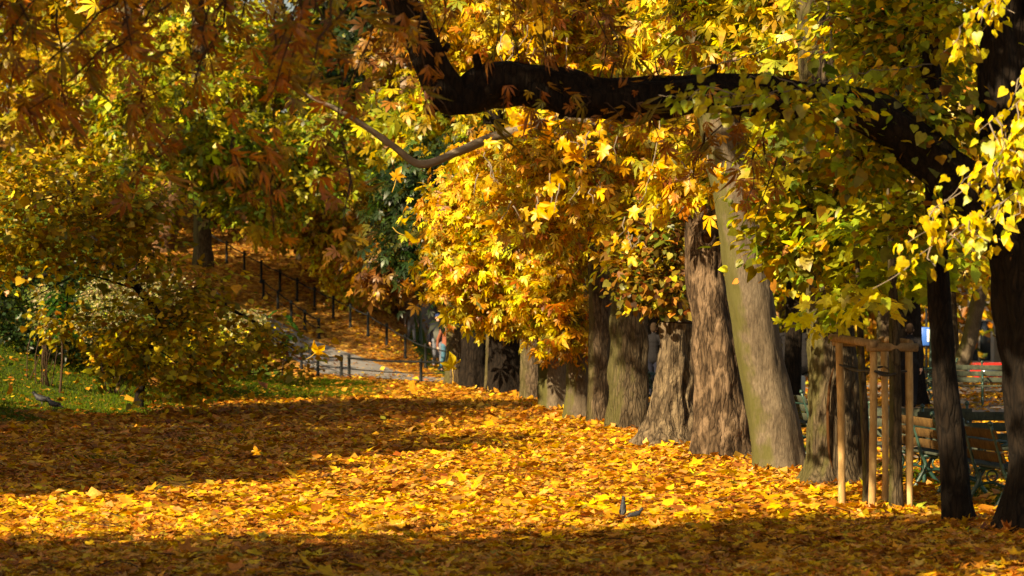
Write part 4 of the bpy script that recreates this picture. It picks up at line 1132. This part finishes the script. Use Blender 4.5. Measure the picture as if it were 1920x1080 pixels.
for a, b, ext in (('a', 'b', .10), ('b', 'c', .08), ('c', 'd', .06), ('d', 'a', .06)):
    p, q = corners[a] - sb, corners[b] - sb
    u = unit(q - p); off = np.cross(u, [0, 0, 1.0]) * .045
    dz = -.03 if a in 'bd' else .012
    if a in 'cd': off = off * 0 + np.array([0, .04, 0])
    mb = MB(); mb.tube([p - u * ext + off + [0, 0, dz], (p + q) / 2 + off + [0, 0, dz + .004], q + u * ext + off + [0, 0, dz]], .043, 10)
    mb.build('crossbar', M['crossbar'], st)
loop = [corners[k] - sb + np.array([0, -.02, -.27]) for k in 'abcda']
for i in range(4):
    p, q = loop[i], loop[i + 1]
    mb = MB(); mb.tube(spline([p, (p + q) / 2 + np.array([0, 0, -.03]), q], 7), .011, 6); mb.build('strap', M['strap'], st)
mb = MB(); tt = at(1678, 700, 29.3) - sb
mb.tube(spline([corners['b'] - sb + np.array([0, -.05, -.27]), (corners['b'] - sb + tt) / 2 + np.array([0, -.05, -.17]), tt + np.array([0, -.075, .0])], 8), .013, 6); mb.build('strap', M['strap'], st)

# ------------------------------------------------------------------ benches
def bench(px, D, rz, L, label, wood='bench_seat'):
    e = empty('park_bench', base_at(px, D), rz); tag(e, label, 'bench', 'green iron benches along the promenade')
    xs = [-L / 2 + .06, 0, L / 2 - .06] if L > 1.5 else [-L / 2 + .06, L / 2 - .06]
    for x in xs:                                                  # cast-iron side frames (bench faces +y)
        mb = MB()
        mb.tube(spline([(x, -.30, -.02), (x, -.22, .12), (x, -.14, .28), (x, -.20, .42), (x, -.25, .62), (x, -.34, .90)], 18), np.linspace(.026, .018, 18), 8)
        mb.tube(spline([(x, .32, -.02), (x, .22, .10), (x, .17, .22), (x, .24, .34), (x, .25, .42)], 14), .022, 8)
        mb.tube(spline([(x, -.17, .38), (x, .03, .395), (x, .26, .405)], 8), .022, 8)
        mb.tube(spline([(x, -.22, .17), (x, -.02, .23), (x, .18, .17)], 9), .014, 6)
        mb.tube(spline([(x, -.27, .66), (x, -.08, .69), (x, .14, .665), (x, .25, .63), (x, .27, .57), (x, .21, .55), (x, .20, .47), (x, .25, .41)], 18), .018, 8)
        th = np.linspace(0, 6.28, 15)
        mb.tube(np.column_stack([np.full(15, x), -.02 + .075 * np.cos(th), .53 + .075 * np.sin(th)]), .011, 6, False)
        mb.tube(np.column_stack([np.full(15, x), .0 + .06 * np.cos(th), .30 + .06 * np.sin(th)]), .011, 6, False)
        mb.lathe([(.004, .935), (.026, .92), (.03, .90), (.022, .88)], (x, -.34, 0), 10)
        mb.build('side_frame', M['green_iron'], e)
    def slat(y, z, w, t, ang, mat):
        mb = MB(); R = Matrix.Rotation(ang, 3, 'X')
        mb.box((0, y, z), (L, w, t), np.array(R), .006); mb.build('slat', mat, e, smooth=False)
    for i in range(5): slat(-.12 + .088 * i, .425, .074, .028, .03, M['bench_seat'])
    for i in range(3): slat(-.205 - .043 * i, .54 + .125 * i, .105, .026, math.radians(90 + 18), M[wood])
PR = math.atan2(ROW_B[1] - ROW_A[1], ROW_B[0] - ROW_A[0])          # along the promenade
bench(1860, 30.6, PR + math.pi + .04, 1.9, 'green iron bench half hidden behind the great dark chestnut, orange back slats lit', 'bench_wood')
bench(1758, 32.6, PR + math.pi + .02, 1.9, 'green iron bench right behind the slim dark trunk', 'bench_wood')
bench(1722, 34.6, math.radians(-8) + math.pi, 1.3, 'green iron bench set crosswise behind the stakes, dark seat in shade')
bench(1822, 33.6, math.radians(-6) + math.pi, 1.25, 'green iron bench set crosswise between the slim dark trunk and the great chestnut')
bench(1520, 40.5, PR + math.pi, 1.8, 'green iron bench glimpsed between the leaning pale trunk and the cleft trunk')
bench(1745, 62.0, PR, 1.8, 'green iron bench across the promenade under the broad dark trunk')
bench(1842, 58.0, math.radians(172), 1.8, 'green iron bench across the promenade in front of the red car')
bench(1226, 58.0, PR + math.pi, 1.8, 'green iron bench glimpsed in the slit left of the hollow trunk')

# ------------------------------------------------------------------ fences by the path
def fence(name, label, pts, h, spans=None, r=.042, rails=((.93, .022), (.45, .014)), mat='dark_iron', finial=True):
    P = [np.array([x, y, gz(x, y)]) for x, y in pts]
    e = empty(name, P[0]); tag(e, label, 'fence'); b = P[0]
    for p in P:
        mb = MB(); pr = [(r * 1.5, -.2), (r * 1.5, .05), (r, .08), (r, h * .88), (r * 1.45, h * .9), (r * 1.45, h * .94), (r * .8, h * .955)]
        if finial: pr += [(r * 1.15, h * .975), (r * 1.2, h * 1.0), (r * .7, h * 1.03), (.004, h * 1.05)]
        mb.lathe(pr, p - b, 10); mb.build('post', M[mat], e)
    for p, q in zip(P[:-1], P[1:]):
        for k, rr in rails:
            mb = MB(); up_ = np.array([0, 0, h * k])
            mb.tube(spline([p - b + up_, (p + q) / 2 - b + up_ - np.array([0, 0, .03]), q - b + up_], 6), rr, 6); mb.build('rail', M[mat], e)
fence('path_fence', 'low dark railing along the near edge of the grey path', [(.6, 72.4), (-2.4, 74.9), (-4.5, 78.6)], .62, rails=((.9, .028), (.42, .014)))
fence('path_fence', 'close-set dark handrail posts climbing beside the path', [(-4.75, 79.2), (-5.5, 80.6), (-6.05, 81.7), (-6.6, 82.9), (-7.15, 84.1), (-7.7, 85.3), (-8.25, 86.6), (-8.85, 88), (-9.5, 89.6)], .62, rails=((.95, .022), (.5, .014)))
fence('path_fence', 'handrail posts on the far edge of the climbing path', [(-5.9, 86.9), (-6.4, 87.9), (-6.9, 88.9), (-7.4, 89.9), (-7.95, 91)], .6, rails=((.95, .022), (.5, .014)))
u2 = [(870, 85), (798, 86), (760, 86.6), (725, 87.3), (690, 88), (657, 88.8), (625, 89.6), (590, 90.4), (557, 91.2), (525, 92), (490, 92.8), (458, 93.6), (425, 94.4), (392, 95.2)]
fence('slope_fence', 'long dark fence running up the leafy slope above the path', [((px - 960) / F * D, D) for px, D in u2], .72, rails=((.9, .022),))

# ------------------------------------------------------------------ lamp posts, sign
def lamp(px, D, label, h=4.2):
    e = empty('lamp_post', base_at(px, D)); tag(e, label, 'lamp post')
    mb = MB(); mb.lathe([(.09, -.1), (.09, .25), (.07, .3), (.06, .7), (.05, .8), (.045, h * .5), (.035, h)], seg=12); mb.build('pole', M['green_iron'], e)
    mb = MB(); mb.lathe([(.05, h), (.14, h + .08), (.17, h + .45), (.19, h + .47), (.10, h + .6), (.02, h + .7)], seg=8); mb.build('lantern', M['dark_iron'], e)
lamp(788, 92, 'green lamp post beside the walking couple')
lamp(1746, 70, 'dark green lamp post just behind the slim dark trunk')
M['sign_blue'] = plain('sign_blue', (.03, .13, .5), .4); M['white'] = plain('sign_white', (.75, .76, .78), .5)
e = empty('street_sign', base_at(1737, 78)); tag(e, 'blue and white street sign behind the slim dark trunk', 'sign')
mb = MB(); mb.tube([(0, 0, -.1), (0, 0, 2.2)], .035, 8); mb.build('pole', M['dark_iron'], e)
zc = at(0, 640, 78)[2]
mb = MB(); mb.box((0, -.05, zc + .15), (.42, .03, .5), None, .01); mb.build('plate', M['sign_blue'], e, smooth=False)
mb = MB(); mb.box((.07, -.072, zc + .17), (.12, .012, .34), None, .004); mb.build('panel', M['white'], e, smooth=False)

# ------------------------------------------------------------------ street end: house and car
M['plaster'] = plain('cream_plaster', (.66, .60, .52), .85, 0, .12, 1.2)
M['trim'] = plain('pale_trim', (.74, .70, .63), .8)
M['glass'] = plain('dark_glass', (.03, .04, .05), .12, 0, .3, 2, .8, bump=0)
M['roof'] = plain('roof_tiles', (.24, .08, .04), .8, 0, .3, 6)
M['red_paint'] = plain('red_car_paint', (.55, .02, .02), .25, 0, .1, 3, .6, bump=0)
M['tyre'] = plain('tyre_rubber', (.015, .015, .015), .9)
M['chrome'] = plain('grey_metal', (.4, .4, .42), .3, .8)
M['lampred'] = plain('tail_lamp', (.5, .02, .01), .2)
st_me = []
hx0, hx1, hy = 14.0, 36.0, 128.0
e = empty('town_house', (25, hy, -1.7)); tag(e, 'cream plastered house glimpsed beyond the street', 'building')
mb = MB(); mb.box((0, 4, 5.5), (22, 8, 11), None, 0); mb.build('wall', M['plaster'], e, smooth=False)
mb = MB(); mb.box((0, -.1, 11.1), (22.4, .5, .3)); mb.build('cornice', M['trim'], e, smooth=False)
mb = MB(); mb.add([(-11.3, -.4, 11.2), (11.3, -.4, 11.2), (11.3, 8.4, 11.2), (-11.3, 8.4, 11.2), (-8, 4, 14.5), (8, 4, 14.5)], [(0, 1, 5), (0, 5, 4), (1, 2, 5), (2, 3, 4), (2, 4, 5), (3, 0, 4)]); mb.build('roof', M['roof'], e, smooth=False)
for fl in range(3):
    for i in range(8):
        x = -9.3 + i * 2.65; z = 1.9 + fl * 3.5
        mb = MB(); mb.box((x, -.05, z + .1), (1.35, .12, 2.1), None, .02); w = mb.build('window', M['trim'], e, smooth=False)
        for s in (-1, 1):
            mb = MB(); mb.box((x + s * .28, -.118, z + .1), (.48, .02, 1.8)); mb.build('pane', M['glass'], w, smooth=False)
        mb = MB(); mb.box((x, -.12, z - 1.02), (1.5, .22, .1)); mb.build('sill', M['trim'], w, smooth=False)
SX = np.array([9, 60]); SY = np.array([99, 108])
road = mk_mesh('road', [(13, 98, -1.6), (70, 96, -1.6), (70, 107, -1.6), (13, 108, -1.6)], np.array([[0, 1, 2, 3]])); tag(link('road', road, M['path']), 'street beyond the park', kind='structure')

def car(x, y, rz):
    e = empty('parked_car', (x, y, -1.6), rz); tag(e, 'red car parked on the street beyond the far benches', 'car')
    prof = [(-2.0, .35), (-2.05, .75), (-1.95, .95), (-1.75, 1.0), (-1.35, 1.42), (-.9, 1.5), (.2, 1.5), (.55, 1.44), (1.1, 1.0), (1.85, .88), (2.05, .7), (2.05, .35), (1.7, .25), (-1.7, .25)]
    bm = bmesh.new(); rings = []
    for yy, ins in ((-.82, 0), (-.7, .0), (.7, 0), (.82, 0)):
        k = .94 if abs(yy) > .75 else 1.0
        rings.append([bm.verts.new((px_ * (1 if k == 1 else .985), yy * (1 if z_ < 1.0 else .86), .25 + (z_ - .25) * (k if z_ > 1 else 1))) for px_, z_ in prof])
    n = len(prof)
    for a, b in zip(rings[:-1], rings[1:]):
        for i in range(n): bm.faces.new((a[i], a[(i + 1) % n], b[(i + 1) % n], b[i]))
    bm.faces.new(rings[0]); bm.faces.new(rings[-1][::-1])
    bmesh.ops.recalc_face_normals(bm, faces=bm.faces)
    me = bpy.data.meshes.new('body'); bm.to_mesh(me); bm.free(); me.materials.append(M['red_paint'])
    link('body', me, None, e)
    for s in (-1, 1):
        for poly in ([(-1.3, 1.05), (-.35, 1.05), (-.35, 1.40), (-1.05, 1.40)], [(-.28, 1.05), (.92, 1.05), (.48, 1.38), (-.28, 1.40)]):
            yv = [s * (.835 - .36 * (z_ - 1.0)) for _, z_ in poly]
            v = [(a, q - s * .0, z_) for (a, z_), q in zip(poly, [s * .85, s * .85, s * .75, s * .75])]
            v2 = [(a, q - s * .06, z_) for a, q, z_ in v]
            m_ = MB(); m_.add(v + v2, [(0, 1, 2), (0, 2, 3), (4, 6, 5), (4, 7, 6), (0, 4, 1), (1, 4, 5), (1, 5, 2), (2, 5, 6), (2, 6, 3), (3, 6, 7), (3, 7, 0), (0, 7, 4)]); m_.build('side_window', M['glass'], e, smooth=False)
        for xx in (-1.25, 1.3):
            m_ = MB(); m_.tube([(xx, s * .66, .31), (xx, s * .68, .31), (xx, s * .83, .31), (xx, s * .85, .31)], [.25, .31, .31, .26], 20); w = m_.build('wheel', M['tyre'], e)
            m_ = MB(); m_.tube([(xx, s * .80, .31), (xx, s * .862, .31)], [.18, .17], 16); m_.build('rim', M['chrome'], w)
        m_ = MB(); m_.box((-2.03, s * .6, .82), (.08, .25, .16), None, .02); m_.build('tail_lamp', M['lampred'], e)
        m_ = MB(); m_.box((2.0, s * .58, .72), (.1, .3, .14), None, .02); m_.build('headlight', M['chrome'], e)
    m_ = MB(); m_.add([(-1.80, -.62, 1.02), (-1.80, .62, 1.02), (-1.42, .6, 1.40), (-1.42, -.6, 1.40), (-1.70, -.62, .98), (-1.70, .62, .98), (-1.32, .6, 1.36), (-1.32, -.6, 1.36)], [(0, 2, 1), (0, 3, 2), (4, 5, 6), (4, 6, 7), (0, 1, 5), (0, 5, 4), (2, 3, 7), (2, 7, 6), (1, 2, 6), (1, 6, 5), (0, 4, 7), (0, 7, 3)]); m_.build('rear_window', M['glass'], e, smooth=False)
p = at(1846, 700, 101)
car(p[0] + .9, 102.2, math.radians(12))

# ------------------------------------------------------------------ people
TMP = bpy.data.scenes.new('workbench')                     # a side scene for fusing shapes, removed at the end
_t = np.linspace(0, np.pi, 9); _pts = np.zeros((9, 3)); _pts[:, 2] = -np.cos(_t)
SPH = tube_arrays(_pts, np.maximum(np.sin(_t), .001)[:, None] * np.ones((1, 12)), 12, True, fixed=True)
def remesh(caps, voxel, name, mat, parent, blobs=()):
    """tapered limbs and ellipsoids fused into one continuous surface"""
    mb = MB()
    def ball(c, r):
        r = np.asarray(r if hasattr(r, '__len__') else (r, r, r), float)
        mb.add(SPH[0] * r + np.asarray(c, float), SPH[1])
    for p, q, r0, r1 in caps:
        p, q = Vector(p), Vector(q); n = max(2, int((q - p).length / (min(r0, r1) * .5)) + 1)
        for i in range(n):
            t = i / (n - 1); ball(p.lerp(q, t), r0 + (r1 - r0) * t)
    for c, r in blobs: ball(c, r)
    me = mk_mesh(name, np.vstack(mb.V), np.vstack(mb.T))
    o = bpy.data.objects.new(name, me); TMP.collection.objects.link(o)
    md = o.modifiers.new('r', 'REMESH'); md.mode = 'VOXEL'; md.voxel_size = voxel; md.use_smooth_shade = True
    sm = o.modifiers.new('s', 'SMOOTH'); sm.iterations = 4; sm.factor = .5
    TMP.view_layers[0].update(); dg = TMP.view_layers[0].depsgraph
    me2 = bpy.data.meshes.new_from_object(o.evaluated_get(dg)); me2.name = name
    bpy.data.objects.remove(o); bpy.data.meshes.remove(me)
    me2.materials.clear(); me2.materials.append(mat)
    return link(name, me2, None, parent)

M['skin'] = plain('skin', (.52, .29, .20), .55, 0, .08, 12, .35, bump=0)
def cloth(name, c): M[name] = plain(name, c, .9, 0, .2, 14, .1, bump=.004); return M[name]
for nm, c in (('navy', (.012, .013, .022)), ('blue_cap', (.02, .035, .10)), ('grey_jeans', (.13, .14, .17)), ('brown_coat', (.21, .075, .045)), ('blue_jeans', (.05, .13, .19)), ('black_cloth', (.012, .011, .012)), ('pale_coat', (.11, .105, .105)), ('blond', (.50, .33, .12)), ('dark_hair', (.03, .018, .010)), ('bag_cloth', (.55, .60, .64)), ('shoe', (.02, .016, .014)), ('rust_coat', (.16, .05, .03))):
    cloth(nm, c)

def person(px, D, H, rz, top, legs, hair, label, cap=None, stride=.16, coat=0.0, arms=((.10, .05), (-.10, -.05)), long_hair=False, look=0.0):
    """faces local +x; H = height; parts: one body mesh, coat, trousers, shoes, hair"""
    e = empty('person', base_at(px, D), rz); tag(e, label, 'person')
    k = H / 1.75
    def S(*v): return tuple(a * k for a in v)
    hips = [S(0, .09, .90), S(0, -.09, .90)]
    knees = [S(stride * .75, .09, .49), S(-stride * .35, -.09, .48)]
    ank = [S(stride * 1.0, .09, .08), S(-stride * 1.5, -.09, .12)]
    sh = [S(-.01, .185, 1.41), S(-.01, -.185, 1.41)]
    elb = [S(-.03 + arms[0][0], .245, 1.12), S(-.03 + arms[1][0], -.245, 1.12)]
    wri = [S(.05 + arms[0][0] * 1.8 + arms[0][1], .235, .88), S(.05 + arms[1][0] * 1.8 + arms[1][1], -.235, .88)]
    hc = np.array(S(.015, 0, 1.635))
    caps, bl = [], []
    for i in (0, 1):
        s = 1 if i == 0 else -1
        caps += [(hips[i], knees[i], .078 * k, .055 * k), (knees[i], ank[i], .052 * k, .036 * k), (ank[i], (ank[i][0] + .15 * k, ank[i][1], ank[i][2] - .04 * k), .036 * k, .03 * k)]
        caps += [(sh[i], elb[i], .048 * k, .038 * k), (elb[i], wri[i], .037 * k, .026 * k)]
        w = np.array(wri[i]); pal = w + np.array(S(.01, 0, -.075))
        caps.append((w, pal, .026 * k, .032 * k))
        for j, (ox, ln) in enumerate(((-.030, .055), (-.010, .072), (.010, .076), (.028, .064))):
            a = pal + np.array(S(ox, 0, -.02)); b_ = a + np.array(S(.004, -s * .008, -ln * .55)); c_ = b_ + np.array(S(.012, -s * .018, -ln * .45))
            caps += [(a, b_, .0092 * k, .0088 * k), (b_, c_, .0088 * k, .0078 * k)]
        t0 = w + np.array(S(.022, 0, -.04)); t1 = t0 + np.array(S(.035, -s * .01, -.03)); t2 = t1 + np.array(S(.012, -s * .012, -.032))
        caps += [(t0, t1, .012 * k, .010 * k), (t1, t2, .010 * k, .0085 * k)]
    caps += [(S(0, 0, .95), S(-.005, 0, 1.15), .125 * k, .12 * k), (S(-.005, 0, 1.15), S(-.01, 0, 1.36), .12 * k, .13 * k), (S(-.01, .1, 1.40), S(-.01, -.1, 1.40), .075 * k, .075 * k), (S(-.005, 0, 1.44), S(.01, 0, 1.56), .052 * k, .05 * k)]
    cl_, sl_ = math.cos(look), math.sin(look)
    def hp(x, y, z): return tuple(hc + k * np.array([x * cl_ - y * sl_, x * sl_ + y * cl_, z]))
    bl += [(hp(-.005, 0, .02), (.092 * k, .076 * k, .10 * k)), (hp(.02, 0, -.055), (.062 * k, .056 * k, .062 * k)), (hp(.094, 0, -.02), (.016 * k, .011 * k, .02 * k)), (hp(.082, 0, -.066), (.014 * k, .024 * k, .010 * k)), (hp(-.005, .078, -.015), (.016 * k, .011 * k, .027 * k)), (hp(-.005, -.078, -.015), (.016 * k, .011 * k, .027 * k)), (hp(.068, 0, -.1), (.02 * k, .022 * k, .016 * k))]
    remesh(caps, .0115 * k, 'body', M['skin'], e, bl)
    for s in (-1, 1):
        mb = MB(); c0 = np.array(hp(.082, s * .031, .004)); mb.lathe([(.001, -.009 * k), (.008 * k, -.005 * k), (.009 * k, 0), (.008 * k, .005 * k), (.001, .009 * k)], c0, 8); mb.build('eye', M['dark_hair'], e)
    # coat: torso, sleeves, collar, hem
    g = .022 * k
    cc = [(S(-.005, 0, 1.0), S(-.005, 0, 1.15), .150 * k, .142 * k), (S(-.005, 0, 1.15), S(-.01, 0, 1.34), .142 * k, .152 * k), (S(-.01, .11, 1.395), S(-.01, -.11, 1.395), .092 * k, .092 * k), (S(-.005, 0, 1.43), S(0, 0, 1.49), .075 * k, .068 * k)]
    for i in (0, 1): cc += [(sh[i], elb[i], .066 * k, .055 * k), (elb[i], wri[i], .054 * k, .044 * k)]
    cb = [(S(0, 0, .95 - coat * .5), (.155 * k, .175 * k, (.16 + coat * .5) * k))]
    remesh(cc, .014 * k, 'coat', M[top], e, cb)
    tc = []
    for i in (0, 1): tc += [(hips[i], knees[i], .098 * k, .074 * k), (knees[i], (ank[i][0], ank[i][1], ank[i][2] + .01), .072 * k, .058 * k)]
    tc.append((hips[0], hips[1], .11 * k, .11 * k))
    remesh(tc, .014 * k, 'trousers', M[legs], e)
    for i in (0, 1):
        a = np.array(ank[i]); mb_ = [(tuple(a + np.array(S(-.03, 0, -.035))), tuple(a + np.array(S(.17, 0, -.045))), .045 * k, .036 * k)]
        remesh(mb_, .012 * k, 'shoe', M['shoe'], e)
    hb = [(hp(-.02, 0, .035), (.098 * k, .086 * k, .098 * k)), (hp(-.06, 0, -.02), (.06 * k, .078 * k, .08 * k))]
    hcaps = [(hp(-.05, s * .05, .0), hp(-.03, s * .07, -.17), .04 * k, .03 * k) for s in (-1, 0, 1)] if long_hair else []
    remesh(hcaps, .011 * k, 'hair', M[hair], e, hb)
    if cap:
        remesh([], .011 * k, 'cap', M[cap], e, [(hp(-.012, 0, .062), (.106 * k, .094 * k, .075 * k)), (hp(.09, 0, .045), (.05 * k, .07 * k, .012 * k))])
    return e, wri

person(821, 87.5, 1.68, math.radians(-80), 'navy', 'grey_jeans', 'dark_hair', 'person in a dark coat and blue cap walking beyond the path', 'blue_cap', look=.1)
person(837, 86.4, 1.60, math.radians(-55), 'brown_coat', 'blue_jeans', 'blond', 'blond person in a brown jacket and blue jeans walking beyond the path', long_hair=True, look=.5)
person(771, 91, 1.18, math.radians(-60), 'pale_coat', 'grey_jeans', 'dark_hair', 'small person in a pale grey jacket behind the slope fence')
_, wr = person(1512, 61, 1.76, math.radians(100), 'black_cloth', 'black_cloth', 'dark_hair', 'person in black carrying a pale shopping bag across the promenade', coat=.2)
person(1478, 63.5, 1.70, math.radians(80), 'black_cloth', 'navy', 'dark_hair', 'person in dark clothes partly hidden by the leaning pale trunk', coat=.15)
person(1706, 56, 1.68, math.radians(80), 'black_cloth', 'black_cloth', 'dark_hair', 'person in black standing behind the stakes')
person(1226, 63, 1.66, math.radians(75), 'black_cloth', 'navy', 'dark_hair', 'person in black glimpsed in the slit left of the hollow trunk')
# the bag
bg = empty('shopping_bag', at(1494, 742, 60.6)); tag(bg, 'pale blue-grey shopping bag hanging from the hand of the person in black', 'bag')
mb = MB(); mb.box((0, 0, .22), (.36, .12, .42), None, .03); mb.build('bag_body', M['bag_cloth'], bg)
for s in (-1, 1):
    mb = MB(); mb.tube(spline([(-.09, s * .04, .42), (-.06, s * .03, .58), (0, 0, .64), (.06, s * .03, .58), (.09, s * .04, .42)], 12), .010, 6); mb.build('handle', M['bag_cloth'], bg)

# ------------------------------------------------------------------ birds
M['feather'] = plain('dark_feathers', (.020, .022, .028), .6, 0, .4, 30)
M['feather_grey'] = plain('grey_feathers', (.028, .03, .038), .6, 0, .4, 30)
M['beak'] = plain('beak', (.05, .04, .03), .4)
def bird(px, D, rz, label, s=1.0, mat='feather', upright=.5):
    e = empty('bird', base_at(px, D), rz); e.location.z += .05; tag(e, label, 'bird')
    a = upright
    def R(x, y, z): return (s * (x * math.cos(a) - z * math.sin(a) * .3), s * y, s * (.14 + x * math.sin(a) + z))
    caps = [(R(-.10, 0, 0), R(.06, 0, .01), .052 * s, .062 * s), (R(.06, 0, .01), R(.13, 0, .06), .05 * s, .034 * s), (R(-.10, 0, 0), R(-.26, 0, -.02), .035 * s, .016 * s)]
    remesh(caps, .009 * s, 'body', M[mat], e, [(R(.15, 0, .085), .038 * s), (R(-.06, .05, .005), (.11 * s, .018 * s, .045 * s)), (R(-.06, -.05, .005), (.11 * s, .018 * s, .045 * s))])
    mb = MB(); h = np.array(R(.18, 0, .085)); mb.tube([h, h + np.array([.045 * s, 0, -.008 * s])], [.011 * s, .002], 7); mb.build('beak', M['beak'], e)
    for q in (-1, 1):
        mb = MB(); t = np.array(R(0, q * .025, -.03)); mb.tube([t, (t[0] - .01 * s, t[1], .04 * s), (t[0], t[1], 0)], .005 * s, 5); mb.tube([(t[0], t[1], .0), (t[0] + .04 * s, t[1] + q * .008, -.004)], .004 * s, 5); mb.build('leg', M['beak'], e)
bird(1168, 27.9, math.radians(80), 'black bird standing upright on the leaves at the edge of the shade', .52, 'feather', .95)
bird(1192, 27.5, math.radians(10), 'small dark bird with a grey wing crouched on the leaves', .42, 'feather', .2)
bird(78, 53.0, math.radians(170), 'dark bird feeding on the shaded turf of the bank', 1.0, 'feather', .15)
bird(100, 52.4, math.radians(150), 'grey bird feeding beside the dark one on the turf', .9, 'feather_grey', .15)

bpy.data.scenes.remove(TMP)
